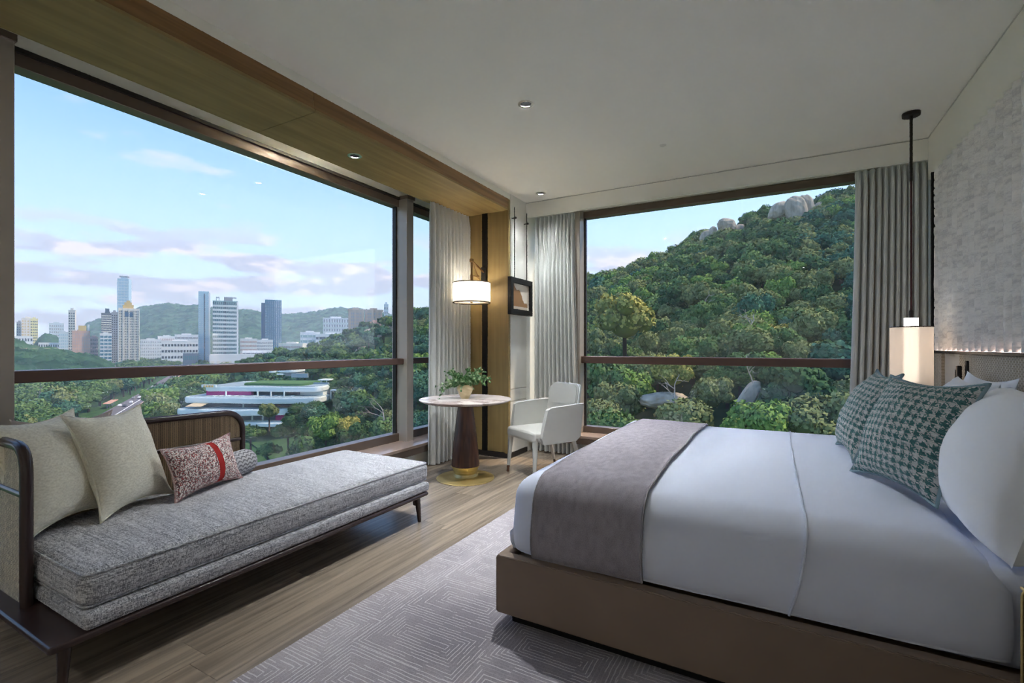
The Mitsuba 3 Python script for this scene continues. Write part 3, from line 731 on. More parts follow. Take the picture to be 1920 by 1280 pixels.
def planter():
    o = D(872, 741, 4.56); o[2] = 0.75
    k = nm('flower_pot'); lab(k, 'small cream ceramic pot holding the ivy on the marble table', 'pot')
    pf = [(0, 0.0), (0.036, 0.0), (0.040, 0.006), (0.058, 0.045), (0.074, 0.085), (0.076, 0.100), (0.070, 0.118), (0.064, 0.124), (0.066, 0.131), (0.060, 0.132), (0.056, 0.122), (0, 0.110)]
    add(k + '__body', lathe(pf, 48, o), 'cream_ceramic', 40)
    add(k + '__soil', lathe([(0, 0.111), (0.055, 0.118), (0.0, 0.122)], 24, o), 'soil')
    p = nm('ivy_plant'); lab(p, 'trailing ivy with small variegated leaves in the cream pot', 'plant')
    r = np.random.default_rng(5); stems, leaves = [], {0: [], 1: []}
    P0, F0 = leaf_mesh()
    side = RT
    for i in range(84):
        a = r.uniform(0, 2 * np.pi); reach = r.uniform(0.06, 0.16); up = r.uniform(0.05, 0.13)
        if i < 7: a = math.atan2(-side[1], -side[0]) + r.normal(0, 0.35); reach = r.uniform(0.17, 0.24); up = r.uniform(0.02, 0.06)
        if 7 <= i < 13: a = math.atan2(side[1], side[0]) + r.normal(0, 0.35); reach = r.uniform(0.15, 0.21); up = r.uniform(0.06, 0.11)
        b = o + [0.03 * math.cos(a), 0.03 * math.sin(a), 0.12]
        t = np.linspace(0, 1, 9)
        drop = r.uniform(0.02, 0.16) if i < 7 else r.uniform(0.0, 0.09)
        pts = b + np.stack([reach * t * math.cos(a), reach * t * math.sin(a), up * 2.6 * t * (1 - 0.55 * t) - drop * t ** 2.4], 1) + np.cumsum(r.normal(0, 0.004, (9, 3)), 0)
        pts[:, 2] = np.maximum(pts[:, 2], 0.757)
        stems.append(tube(pts, 0.0012, 4))
        for j in range(2, 9):
            for q in range(2):
                s = r.uniform(0.6, 1.15); d = r.normal(size=3); d[2] = abs(d[2]) * 0.4 + 0.1; d /= np.linalg.norm(d)
                y = r.normal(size=3) + np.array([math.cos(a), math.sin(a), -0.2]); y -= d * (y @ d); y /= np.linalg.norm(y); x = np.cross(y, d)
                v = P0 * s @ np.stack([x, y, d]) + pts[j] + r.normal(0, 0.006, 3)
                leaves[int(r.random() < 0.35)].append((v, F0))
    add(p + '__stem', cat(stems), 'stem_green', kind='stuff')
    for t, mat in ((0, 'ivy_green'), (1, 'ivy_pale')):
        v = np.vstack([x[0] for x in leaves[t]]); f = np.vstack([x[1] + 7 * i for i, x in enumerate(leaves[t])])
        add(p + '__leaf', tri(v, f), mat, kind='stuff', label='dark green leaves' if t == 0 else 'pale edged leaves')
def ceram(p, n, uv): return mix(lin(206, 184, 138), lin(232, 214, 172), fbm(p.x * 30, p.y * 30, p.z * 60, 3))
pr('cream_ceramic', proc(ceram), 0.55, 0.4)
pr('soil', lin(52, 40, 30), 0.9, 0.1)
pr('stem_green', lin(84, 104, 58), 0.7, 0.3)
pr('ivy_green', lin(64, 104, 58), 0.5, 0.4)
pr('ivy_pale', lin(150, 172, 128), 0.5, 0.4)
planter()


def armchair():
    k = nm('armchair'); lab(k, 'pale grey leather armchair facing the round table', 'chair')
    f = np.array([-0.49, -0.87, 0]); f /= np.linalg.norm(f); rr = np.array([-f[1], f[0], 0])     # rr: to the sitter's left, seen at the right in the photo
    o = np.array([-2.02, 4.28, 0.0])
    M = frame(o, rr, f, np.array([0, 0, 1.0]))
    M[:3, 0] = -np.cross(f, [0, 0, 1.0]) if False else np.array([0.87, -0.49, 0]) / np.linalg.norm([0.87, 0.49])
    flipdet = np.linalg.det(M[:3, :3]) < 0
    def put(key, m, mat='chair_leather', smooth=True, **kw):
        m = place(m, M)
        if flipdet: m.invert()
        return add(k + '__' + key, m, mat, smooth, **kw)
    put('seat', rbox(-0.245, 0.245, -0.25, 0.275, 0.355, 0.452, 0.028, 3), smooth=35)
    for sx in (-1, 1):
        L = tube([(sx * 0.215, 0.24, 0.40), (sx * 0.217, 0.243, 0.33), (sx * 0.222, 0.250, 0.20), (sx * 0.228, 0.262, 0.062)], [0.033, 0.027, 0.021, 0.015], 14)
        a = put('leg', L)
        put(a[len(k) + 2:] + '__tip', tube([(sx * 0.228, 0.262, 0.063), (sx * 0.231, 0.268, 0.0)], [0.0155, 0.012], 14), 'walnut', label='dark brown leg tip')
        L = tube([(sx * 0.20, -0.20, 0.40), (sx * 0.205, -0.225, 0.30), (sx * 0.215, -0.27, 0.15), (sx * 0.222, -0.30, 0.055)], [0.026, 0.022, 0.017, 0.013], 14)
        a = put('leg', L)
        put(a[len(k) + 2:] + '__tip', tube([(sx * 0.222, -0.30, 0.056), (sx * 0.225, -0.315, 0.0)], [0.0135, 0.011], 14), 'walnut')
        # arm shell: a slanted, rounded panel
        poly = sg.Polygon([(0.185, 0.345), (0.205, 0.40), (0.155, 0.655), (0.115, 0.672), (-0.20, 0.690), (-0.275, 0.690), (-0.255, 0.38), (-0.20, 0.345)]).buffer(0.012).buffer(-0.006)
        m = extr(poly, 0.042)
        A = np.array([[0, 0, 1, 0], [1, 0, 0, 0], [0, 1, 0, 0], [0, 0, 0, 1.0]]); m.apply_transform(A)
        m = m.subdivide_to_size(0.05)
        v = m.vertices; v[:, 0] = sx * (0.238 + v[:, 0] + 0.028 * np.clip((v[:, 2] - 0.35) / 0.33, 0, 1) ** 1.3 - 0.03 * np.clip((-v[:, 1] - 0.05) / 0.25, 0, 1) ** 2)
        mm = tri(v, m.faces if sx > 0 else m.faces[:, ::-1])
        a = put('arm', mm, smooth=40)
        e = np.array([(0.202, 0.40), (0.156, 0.655), (0.115, 0.678), (-0.20, 0.696), (-0.27, 0.696)])
        ee = bend([(sx * (0.262 + 0.028 * min(1, max(0, (z - 0.35) / 0.33)) ** 1.3), y, z) for y, z in e], 5, 0.03)
        put(a[len(k) + 2:] + '__piping', tube(ee, 0.004, 6), 'white_pillowcase', label='white piping')
    # curved, rounded back with a seam
    def curved(poly, th, y0):
        m = extr(poly, th); m = m.subdivide_to_size(0.035); v = m.vertices
        X, Z, W = v[:, 0].copy(), v[:, 1].copy(), v[:, 2].copy()
        v[:] = np.stack([X, y0 - W - 0.17 * (Z - 0.40) + 0.85 * X ** 2, Z], 1); return tri(v, m.faces)
    def rounded(w0, w1, za, zb, r): return sg.Polygon([(-w0, za), (w0, za), (w1, zb), (-w1, zb)]).buffer(-r).buffer(r, 10)
    bk = put('back', curved(rounded(0.235, 0.225, 0.36, 0.872, 0.075), 0.045, -0.225), smooth=40)
    put(bk[len(k) + 2:] + '__pad', curved(rounded(0.222, 0.212, 0.668, 0.862, 0.06), 0.014, -0.213), smooth=40)
    e = np.array(rounded(0.235, 0.225, 0.36, 0.872, 0.075).exterior.coords)[:-1]
    e3 = np.stack([e[:, 0], -0.245 - 0.17 * (e[:, 1] - 0.40) + 0.85 * e[:, 0] ** 2, e[:, 1]], 1)
    put(bk[len(k) + 2:] + '__piping', tube(e3, 0.0045, 6, closed=True), 'white_pillowcase', label='white piping')
armchair()


# ------------------------------------------------------------------ lamps
def shade_bsdf(key, tr):
    scene[key] = {'type': 'principledthin', 'base_color': {'type': 'rgb', 'value': lin(244, 238, 228)}, 'roughness': 0.9, 'diff_trans': tr, 'spec_trans': 0.0, 'eta': 1.3, 'spec_tint': 0.0}
shade_bsdf('lamp_linen', 1.0)
def emit(key, mesh, rgb):
    key = nm(key); scene[key] = {**mikit.ply(mesh, 'white_paint', True), 'emitter': {'type': 'area', 'radiance': {'type': 'rgb', 'value': rgb}}}; return key


def wall_lamp():
    k = nm('wall_lamp'); lab(k, 'swing arm wall lamp with white drum shade on the black strip', 'lamp')
    c = np.array([-2.92, 4.36, 0]); R, z0, z1 = 0.205, 1.722, 1.938
    rows = np.linspace(z0, z1, 6)
    sh = add(k + '__shade', lathe([(R, z) for z in rows], 72, c), 'lamp_linen', True, label='white drum shade')
    for z in (z0, z1): add(sh + '__rim', tube([c + [R * math.cos(a), R * math.sin(a), z] for a in np.linspace(0, 2 * np.pi, 72, endpoint=False)], 0.0042, 6, closed=True), 'dark_metal', True, label='dark rim')
    add(sh + '__diffuser', lathe([(0, z0 + 0.012), (R - 0.004, z0 + 0.012), (R - 0.004, z0 + 0.014), (0, z0 + 0.014)], 64, c), 'lamp_linen', label='white diffuser disc')
    add(sh + '__finial', lathe([(0, z0 - 0.004), (0.012, z0 - 0.002), (0.016, z0 + 0.012), (0, z0 + 0.013)], 20, c), 'bronze', True)
    for a in (0, 2.094, 4.188): add(sh + '__spoke', bar(c + [0, 0, z1 - 0.02], c + [R * math.cos(a), R * math.sin(a), z1 - 0.002], 0.003, 6), 'dark_metal')
    emit(k + '__bulb', place(trimesh.creation.icosphere(2, 0.035), trimesh.transformations.translation_matrix(c + [0, 0, 1.83])), [LAMP, LAMP * 0.90, LAMP * 0.76])
    zt = 2.185; w = np.array([-2.92, 4.625, 0])
    add(k + '__stem', bar(c + [0, 0, 1.84], c + [0, 0, zt], 0.011), 'bronze', True)
    add(k + '__stem', bar(c + [0, 0, 1.97], c + [0, 0, 2.03], 0.016), 'bronze', True)
    add(k + '__joint', rbox(c[0] - 0.02, c[0] + 0.02, c[1] - 0.02, c[1] + 0.02, zt - 0.02, zt + 0.02, 0.012), 'bronze', 30)
    add(k + '__arm', bar(c + [0, 0, zt], w + [0, 0, 2.08], 0.010), 'bronze', True)
    add(k + '__back_plate', box(-2.955, -2.891, 4.60, 4.630, 1.93, 2.15, 0.006), 'black')
    add(k + '__link', bar(c + [0, 0, 2.02], c + [0, 0.12, 2.02], 0.007), 'bronze', True)
    add(k + '__knob', place(trimesh.creation.icosphere(2, 0.017), trimesh.transformations.translation_matrix(c + [0, 0.13, 2.025])), 'bronze', True)
    add(k + '__brace', bar(c + [0, 0.02, zt - 0.03], c + [0, 0.13, 2.02], 0.005), 'bronze', True)
    add(k + '__brace', bar(c + [0, 0.13, 2.02], w + [0, 0, 1.90], 0.006), 'bronze', True)
LAMP = 20.0
wall_lamp()


def pendant():
    k = nm('pendant_lamp'); lab(k, 'pendant lamp with a white cylinder shade hanging beside the bed', 'lamp')
    c = np.array([0.853, 4.45, 0])
    add(k + '__canopy', lathe([(0, ZC - 0.026), (0.052, ZC - 0.026), (0.054, ZC - 0.022), (0.054, ZC - 0.002), (0, ZC - 0.002)], 36, c), 'dark_metal', 30)
    add(k + '__rod', bar(c + [0, 0, 2.45], c + [0, 0, ZC - 0.02], 0.0095), 'dark_metal', True)
    add(k + '__cord', bar(c + [0, 0, 1.50], c + [0, 0, 2.46], 0.0062), 'red_brown_cord', True, label='dark red brown cord')
    add(k + '__cap', bar(c + [0, 0, 1.455], c + [0, 0, 1.51], 0.013), 'dark_metal', True)
    add(k + '__inner_tube', lathe([(0, 1.455), (0.042, 1.455), (0.043, 1.45), (0.043, 0.99), (0, 0.99)], 8, c), 'lamp_white', label='bright white inner tube')
    scene[k + '__inner_tube']['emitter'] = {'type': 'area', 'radiance': {'type': 'rgb', 'value': [PEND * 1.0, PEND * 0.93, PEND * 0.84]}}
    R = 0.124
    sh = add(k + '__shade', lathe([(R, z) for z in np.linspace(0.95, 1.388, 6)], 48, c), 'lamp_sheer', True, label='sheer off white shade')
    for z in (0.95, 1.388): add(sh + '__rim', tube([c + [R * math.cos(a), R * math.sin(a), z] for a in np.linspace(0, 2 * np.pi, 48, endpoint=False)], 0.0036, 6, closed=True), 'dark_metal', True, label='dark rim')
    for a in (0.3, 2.4, 4.5): add(sh + '__spoke', bar(c + [0.04 * math.cos(a), 0.04 * math.sin(a), 1.386], c + [R * math.cos(a), R * math.sin(a), 1.386], 0.0025, 6), 'dark_metal')
pr('red_brown_cord', lin(70, 34, 34), 0.6, 0.3)
pr('lamp_white', lin(240, 238, 232), 0.6, 0.2)
scene['lamp_sheer'] = {'type': 'principledthin', 'base_color': {'type': 'rgb', 'value': lin(240, 228, 216)}, 'roughness': 0.5, 'diff_trans': 1.0, 'spec_trans': 0.25, 'eta': 1.05}
PEND = 0.30
pendant()


def downlight(x, y, z, label, power):
    k = nm('downlight'); lab(k, label, 'downlight', 'recessed downlights')
    c = (x, y, z)
    add(k + '__ring', lathe([(HR - 0.004, 0.004), (HR - 0.006, -0.003), (HR + 0.010, -0.003), (HR + 0.011, 0.0)], 32, c), 'chrome', 40, label='bright ring')
    add(k + '__baffle', lathe([(HR - 0.002, -0.001), (HR - 0.006, 0.045), (HR - 0.006, 0.058)], 24, c), 'deep_black', 40, label='black baffle')
    m = trimesh.creation.cylinder(radius=HR - 0.010, height=0.003, sections=24); m.apply_translation([x, y, z + 0.054])
    scene[k + '__lens'] = {**mikit.ply(m, 'white_paint'), 'emitter': {'type': 'area', 'radiance': {'type': 'rgb', 'value': [power * 0.94, power * 0.985, power]}}}; used.add(k + '__lens')


# ------------------------------------------------------------------ picture on rods
def picture():
    k = nm('framed_picture'); lab(k, 'small black framed abstract picture hanging from two rods on the white column', 'picture')
    x, ya, yb, za, zb = -2.535, 4.555, 5.085, 1.60, 2.012
    wf = 0.062
    for a, b, c_, d in ((ya, yb, za, za + wf), (ya, yb, zb - wf, zb), (ya, ya + wf, za, zb), (yb - wf, yb, za, zb)):
        add(k + '__frame_bar', box(x - 0.045, x, a, b, c_, d, 0.005), 'black')
    add(k + '__canvas', box(x - 0.04, x - 0.022, ya + wf * 0.9, yb - wf * 0.9, za + wf * 0.9, zb - wf * 0.9), 'picture_print', label='abstract white shape on tan')
    for y, yz, zt in ((4.69, 4.69, 2.80), (4.985, 4.985, 2.80)):
        add(k + '__rod', bar((x - 0.03, y, zb - 0.01), (x - 0.03, y, zt), 0.005), 'dark_metal', True)
        add(k + '__peg', bar((-2.602, y, zt - 0.12), (x - 0.02, y, zt - 0.12), 0.006), 'dark_metal', True)
        add(k + '__peg_knob', place(trimesh.creation.icosphere(2, 0.012), trimesh.transformations.translation_matrix((x - 0.015, y, zt - 0.12))), 'dark_metal', True)
def art(p, n, uv):
    y, z = (p.y - 4.555) / 0.53, (p.z - 1.60) / 0.412
    e = 0.78 - 0.95 * (y - 0.25) + 0.12 * dr.sin(y * 17) * 0.5 + 0.05 * noise(y * 30, z * 30)
    c = mix(lin(150, 112, 76), lin(222, 212, 200), smoothstep(-0.02, 0.02, z - e))
    c = mix(c, lin(176, 160, 146), 0.7 * smoothstep(0.0, 0.03, 0.05 - dr.abs(z - 1.0 + 0.5 * (y - 0.45))))
    return mix(c, lin(206, 192, 176), smoothstep(0.80, 0.82, y) + smoothstep(0.24, 0.22, z))
pr('picture_print', proc(art), 0.5, 0.3)
picture()

for (x, y), t in zip(CEIL_LIGHTS, ('in the middle of the white ceiling', 'in the white ceiling near the corner column') + ('added unseen at the back of the ceiling as fill light',) * 3):
    downlight(x, y, ZC, 'recessed downlight ' + t, DOWNLIGHT * (0.3 if y > 4 else 1.0) if y > 1 else DOWN2)
for (x, y), t in zip(SOFFIT_LIGHTS, ('above the daybed',)): downlight(x, y, ZS - 0.018, 'recessed downlight in the wooden soffit ' + t, DOWNLIGHT * 0.4)
def sensor():
    c = (-0.843, 4.15, ZC)
    add('smoke_sensor', lathe([(0, -0.010), (0.016, -0.010), (0.026, -0.004), (0.028, 0.0), (0, 0.0)], 24, c), 'white_panel', 30, label='tiny white ceiling sensor above the bed', cat='sensor')
sensor()

# ================================================================== outside the windows
ZG = -36.0                                                      # city ground level below the room
def leafy(p, n, uv): return mix(lin(52, 80, 54), lin(80, 110, 70), fbm(p.x * 0.5, p.y * 0.5, p.z * 0.5, 3))
df('forest_floor', proc(leafy, 0.05))
def farforest(p, n, uv):
    t = fbm(p.x * 0.035, p.y * 0.035, p.z * 0.05, 4)
    return mix(lin(34, 64, 48), lin(66, 98, 70), smoothstep(0.25, 0.75, t))
df('far_forest', proc(farforest, 0.5))
scene['tree_leaves'] = {'type': 'twosided', 'nested': {'type': 'diffuse', 'reflectance': {'type': 'mesh_attribute', 'name': 'vertex_color'}}}
def rockf(p, n, uv):
    t = fbm(p.x * 0.6, p.y * 0.6, p.z * 0.25, 4); s = fbm(p.x * 1.2, p.y * 1.2, p.z * 0.10, 3)
    return mix(lin(150, 138, 120), lin(216, 203, 180), smoothstep(0.2, 0.8, 0.5 * t + 0.5 * s))
df('granite', proc(rockf, 0.02))
df('pale_bark', lin(176, 168, 158))
df('road_grey', lin(120, 118, 122))

# hillside: crest elevation and distances by direction (u in frame pixels)
HU = [440, 560, 600, 650, 700, 745, 900, 1098, 1150, 1210, 1260, 1310, 1360, 1400, 1440, 1500, 1595, 1750, 2000]
HV = [676, 668, 655, 640, 622, 612, 580, 543, 536, 516, 492, 468, 446, 430, 416, 404, 386, 346, 300]
HR1 = [400, 380, 370, 350, 330, 310, 260, 235, 232, 230, 228, 225, 222, 220, 220, 215, 210, 205, 200]
def hill_params(u):
    v = np.interp(u, HU, HV); r1 = np.interp(u, HU, HR1)
    r0 = np.interp(u, [440, 600, 745, 900, 1098, 2000], [250, 150, 88, 50, 34, 30])
    zb = np.interp(u, [440, 600, 745, 1000, 2000], [-36, -34, -27, -21, -19])
    return r0, r1, zb, HC + (V0 - v) / FOC * r1
def hill_z(u, d):
    r0, r1, zb, zr = hill_params(u)
    t = np.clip((d - r0) / (r1 - r0), 0, 1)
    z = zb + (zr - zb) * (t ** 1.08 * (1 - 0.0 * t))
    z = np.where(d > r1, zr - (d - r1) * 0.35, z)
    x = -0.485 * d + 0.875 * (u - U0) / FOC * d; y = 0.875 * d + 0.485 * (u - U0) / FOC * d
    bump = (meshkit.fbm(np.stack([x / 26, y / 26, 0 * x], -1), 3, 12) - 0.5) * 7 * np.clip(t * (1 - t) * 4, 0, 1)
    return z + bump
def hill_pt(u, d, dz=0.0):
    p = EYE + d * (FW + RT * (u - U0) / FOC); p[2] = float(hill_z(np.array(float(u)), np.array(float(d)))) + dz; return p
def terrain():
    us, ts = np.linspace(440, 2000, 120), np.concatenate([np.linspace(-0.3, 1.0, 60), [1.15, 1.5, 2.2]])
    U, Tt = np.meshgrid(us, ts, indexing='ij'); r0, r1, _, _ = hill_params(U)
    Dd = np.maximum(r0 + (r1 - r0) * Tt, 14); Z = hill_z(U, Dd)
    lat = (U - U0) / FOC * Dd
    P = np.stack([FW[0] * Dd + RT[0] * lat, FW[1] * Dd + RT[1] * lat, Z], -1)
    struct('hillside_ground', grid(P, flip=True), 'forest_floor', True)
    struct('city_ground', box(-3000, 900, -1500, 3000, ZG - 4, ZG), 'forest_floor')
terrain()


def far_hill(key, label, us, vs, dep, thickd, rough, seed, clump):
    """a wooded hill: the canopy is lumps as wide as clump metres"""
    u = np.linspace(us[0], us[-1], 420); v = np.interp(u, us, vs)
    v = v + rough * (meshkit.fbm(np.stack([u / 26, 0 * u, 0 * u + seed], -1), 4, seed) - 0.5) * 2
    rows = []
    for t in np.linspace(0, 1, 90):
        dd = dep - thickd * (1 - t); lat = (u - U0) / FOC * dd
        zc = HC + (V0 - v) / FOC * dep
        z = ZG + (zc - ZG) * (np.sin(t * np.pi / 2)) ** 1.15
        P = np.stack([FW[0] * dd + RT[0] * lat, FW[1] * dd + RT[1] * lat, z], -1)
        P[:, 2] += 36 * dep / 2300 * np.sin(t * np.pi) * (meshkit.fbm(np.stack([P[:, 0] / 70, P[:, 1] / 70, P[:, 2] / 90 + seed], -1), 4, seed) - 0.5)
        q = np.stack([P[:, 0] / clump, P[:, 1] / clump, P[:, 2] / clump * 0 + seed], -1)
        P[:, 2] += clump * 0.55 * (np.abs(meshkit.noise(q, seed) - 0.5) * -1.6 + 0.6 * meshkit.noise(q * 2.3, seed + 1))
        rows.append(P)
    dd = dep + min(thickd * 0.3, 60); lat = (u - U0) / FOC * dd
    rows.append(np.stack([FW[0] * dd + RT[0] * lat, FW[1] * dd + RT[1] * lat, 0 * u + ZG], -1))
    add(key, grid(np.array(rows)), 'far_forest', True, label=label, cat='hill')
far_hill('distant_hill', 'long wooded hill rising behind the city towers', [120, 165, 185, 240, 272, 300, 372, 450, 500, 560, 600, 640, 700, 760], [650, 606, 600, 588, 576, 573, 576, 584, 590, 592, 586, 580, 584, 600], 2300, 900, 2.5, 3, 34)
far_hill('distant_hill', 'small wooded knoll between the yellow tower and the pink block', [62, 72, 84, 96, 106, 116, 128], [648, 634, 626, 627, 632, 640, 652], 1050, 120, 1.5, 5, 12)
far_hill('distant_hill', 'low wooded hill at the left end of the window in front of the towers', [-260, 5, 20, 40, 60, 100, 140, 170, 190, 215], [622, 632, 634, 640, 646, 656, 662, 666, 674, 684], 620, 260, 2.5, 7, 12)


# ------------------------------------------------------------------ trees
TONES = {'dark': ((54, 84, 58), (88, 116, 74)), 'mid': ((72, 102, 62), (116, 140, 84)), 'olive': ((96, 110, 70), (142, 150, 98)), 'bright': ((84, 120, 60), (138, 164, 86)), 'teal': ((54, 92, 74), (88, 126, 98)),
         'yellow': ((112, 122, 62), (194, 184, 104)), 'grey': ((104, 112, 92), (152, 158, 130))}
def crown(seed, nleaf, tone, flat=0.75, leaf=0.11):
    """a unit tree crown (radius about 1): leaf cards over several lobes, with a dark inner body; (v, f, n, c)"""
    r = np.random.default_rng(seed); lo, hi = [np.array(lin(*c)) for c in TONES[tone]]
    lobes = [(np.array([0, 0, 0.15]), 0.62)]
    for i in range(16):
        a, e = r.uniform(0, 2 * np.pi), r.uniform(-0.3, 0.8); q = r.uniform(0.42, 0.78)
        lobes.append((np.array([math.cos(a) * q * math.cos(e), math.sin(a) * q * math.cos(e), q * flat * math.sin(e) + 0.1]), r.uniform(0.20, 0.36)))
    C, R = np.array([l[0] for l in lobes]), np.array([l[1] for l in lobes])
    k = r.choice(len(lobes), nleaf, p=R ** 2 / (R ** 2).sum())
    d = r.normal(size=(nleaf, 3)); d[:, 2] = np.abs(d[:, 2]) * 0.9 - 0.25; d /= np.linalg.norm(d, axis=1, keepdims=True)
    p = C[k] + d * R[k][:, None] * r.uniform(0.80, 1.22, (nleaf, 1))
    ins = ((np.linalg.norm(p[:, None] - C[None], axis=2) / R[None]) < 0.8).any(1)
    p, d, k = p[~ins], d[~ins], k[~ins]; n = len(p)
    nd = d + r.normal(0, 0.55, (n, 3)); nd /= np.linalg.norm(nd, axis=1, keepdims=True)
    t = np.cross(nd, r.normal(size=(n, 3))); t /= np.linalg.norm(t, axis=1, keepdims=True); b = np.cross(nd, t)
    s = leaf * r.uniform(0.6, 1.4, (n, 1))
    q = np.stack([p - t * s - b * s * 0.55, p + t * s - b * s * 0.55, p + t * s * 0.5 + b * s * 0.8, p - t * s * 0.5 + b * s * 0.8], 1)
    sn = 0.6 * d + 0.4 * nd; sn /= np.linalg.norm(sn, axis=1, keepdims=True)
    tint = np.clip(r.normal(0.5, 0.28, (n, 1)) + 0.25 * (r.random(len(lobes))[k][:, None] - 0.5), 0, 1)
    col = lo + (hi - lo) * tint
    V = [q.reshape(-1, 3)]; N = [np.repeat(sn, 4, 0)]; Cc = [np.repeat(col, 4, 0)]
    i = np.arange(n) * 4; F = [np.vstack([np.stack([i, i + 1, i + 2], 1), np.stack([i, i + 2, i + 3], 1)])]
    o = n * 4
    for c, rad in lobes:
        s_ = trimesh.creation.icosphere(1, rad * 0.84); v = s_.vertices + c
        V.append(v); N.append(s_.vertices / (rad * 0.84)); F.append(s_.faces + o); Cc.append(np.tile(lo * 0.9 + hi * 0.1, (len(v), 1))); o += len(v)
    tr = tube([(0, 0, -1.6), (0.03, 0.02, -0.4), (0, 0, 0.1)], [0.07, 0.06, 0.03], 6)
    V.append(tr.vertices); F.append(tr.faces + o); N.append(tr.vertices / (np.linalg.norm(tr.vertices, axis=1, keepdims=True) + 1e-9)); Cc.append(np.tile(lin(92, 84, 74), (len(tr.vertices), 1)))
    V = np.vstack(V); V[:, 2] *= flat / 0.75
    return V, np.vstack(F), np.vstack(N), np.vstack(Cc)


PROTO = {}
def proto(tone, lod, var):
    key = (tone, lod, var)
    if key not in PROTO:
        n, leaf = {0: (3600, 0.055), 1: (1500, 0.080), 2: (420, 0.14), 3: (110, 0.27)}[lod]
        V, F, N, C = crown(hash((lod, var)) % 1000 + var * 17, n, tone, (0.70, 0.85, 0.62)[var], leaf)
        path = meshkit.write_ply((V, F), False, color=C, normals=N)
        PROTO[key] = ({'type': 'ply', 'filename': path, 'face_normals': False, 'bsdf': {'type': 'ref', 'id': 'tree_leaves'}}, V, F, N, C)
    return PROTO[key]


GROUPS = {}
def plant(name, label, group, spots, most):
    """spots: (position of the crown's middle, radius, tone, pixels across); the largest ones are trees of their own, the rest one mesh"""
    spots = sorted(spots, key=lambda s: -s[3]); r = np.random.default_rng(len(spots))
    rest = []
    for i, (p, rad, tone, px) in enumerate(spots):
        lod = 0 if px > 62 else 1 if px > 30 else 2 if px > 13 else 3
        d, V, F, N, C = proto(tone, lod, int(r.integers(3)))
        a, sc = r.uniform(0, 360), rad * r.uniform(0.92, 1.1)
        if i < most:
            add(name, d, None, label=label[tone] if isinstance(label, dict) else label, cat='tree', group=group[tone] if isinstance(group, dict) else group,
                to=T().translate([float(x) for x in p]).rotate([0, 0, 1], a).scale([sc, sc, sc * float(r.uniform(0.9, 1.15))]))
        else:
            c, s = math.cos(math.radians(a)), math.sin(math.radians(a)); M = np.array([[c, -s, 0], [s, c, 0], [0, 0, 1]])
            rest.append((V @ M.T * sc + p, F, N @ M.T, C))
    if rest:
        o = np.cumsum([0] + [len(x[0]) for x in rest])
        path = meshkit.write_ply((np.vstack([x[0] for x in rest]), np.vstack([x[1] + k for x, k in zip(rest, o)])), False, color=np.vstack([x[3] for x in rest]), normals=np.vstack([x[2] for x in rest]))
        k = nm(name.replace('tree', 'tree_cover')); scene[k] = {'type': 'ply', 'filename': path, 'face_normals': False, 'bsdf': {'type': 'ref', 'id': 'tree_leaves'}}
        lab(k, 'mass of smaller trees ' + {'hillside_tree': 'filling the hillside beyond the windows', 'park_tree': 'in the park and along the far city edge'}[name], 'trees', kind='stuff')


def scatter(us, ds, spacing, zfun, radf, tonef, keep, seed, lift=0.35):
    """jittered grid in world metres between directions us and distances ds"""
    r = np.random.default_rng(seed); out = []
    cs = [ (FW + RT * (u - U0) / FOC) * d for u in us for d in ds ]
    xs, ys = [c[0] for c in cs], [c[1] for c in cs]
    for x in np.arange(min(xs), max(xs), spacing):
        for y in np.arange(min(ys), max(ys), spacing):
            px, py = x + r.uniform(-.42, .42) * spacing, y + r.uniform(-.42, .42) * spacing
            a, b = r.random(), r.random()
            d = FW[0] * px + FW[1] * py
            if d < ds[0] or d > ds[1]: continue
            u = U0 + FOC * (RT[0] * px + RT[1] * py) / d
            if u < us[0] or u > us[1]: continue
            rad = radf(d, a)
            z = zfun(u, d); zc = z + rad * (1.0 + lift)
            v = V0 - FOC * (zc - HC) / d
            if not keep(u, v, d, rad): continue
            out.append((np.array([px, py, zc]), rad, tonef(u, v, d, b), 2 * rad * FOC / d))
    return out


def hz(u, d): return float(hill_z(np.array(u), np.array(d)))
def tone_hill(u, v, d, b):
    n = float(meshkit.noise(np.array([u / 70, v / 60, 3.0]), 4)); b = 0.6 * b + 0.4 * n
    if u > 1480 and b < 0.55: return 'teal' if b < 0.35 else 'dark'
    return 'dark' if b < 0.26 else 'mid' if b < 0.52 else 'olive' if b < 0.74 else 'bright' if b < 0.88 else 'teal'
TL = {'dark': 'dark green rounded tree', 'mid': 'mid green bushy tree', 'olive': 'dull olive green feathery tree', 'bright': 'bright green leafy tree', 'teal': 'bluish green tree', 'yellow': 'yellow flowering tree', 'grey': 'greyish green tree'}
hill_labels = {t: s + ' on the steep hillside outside the back window' for t, s in TL.items()}
hill_groups = {t: t + ' toned trees on the back hillside' for t in TL}
back = scatter((1062, 1790), (44, 245), 5.4, hz, lambda d, a: 2.4 + 1.7 * a + d * 0.004, tone_hill,
               lambda u, v, d, rad: v < 860 and d < hill_params(u)[1] + 6 and not any(abs(u - a) < w and abs(v - b) < h for a, b, w, h in ((1486, 392, 42, 26), (1362, 428, 34, 18), (1408, 762, 26, 46), (1245, 746, 46, 22))), 21, 0.1)
plant('hillside_tree', hill_labels, hill_groups, back, 215)

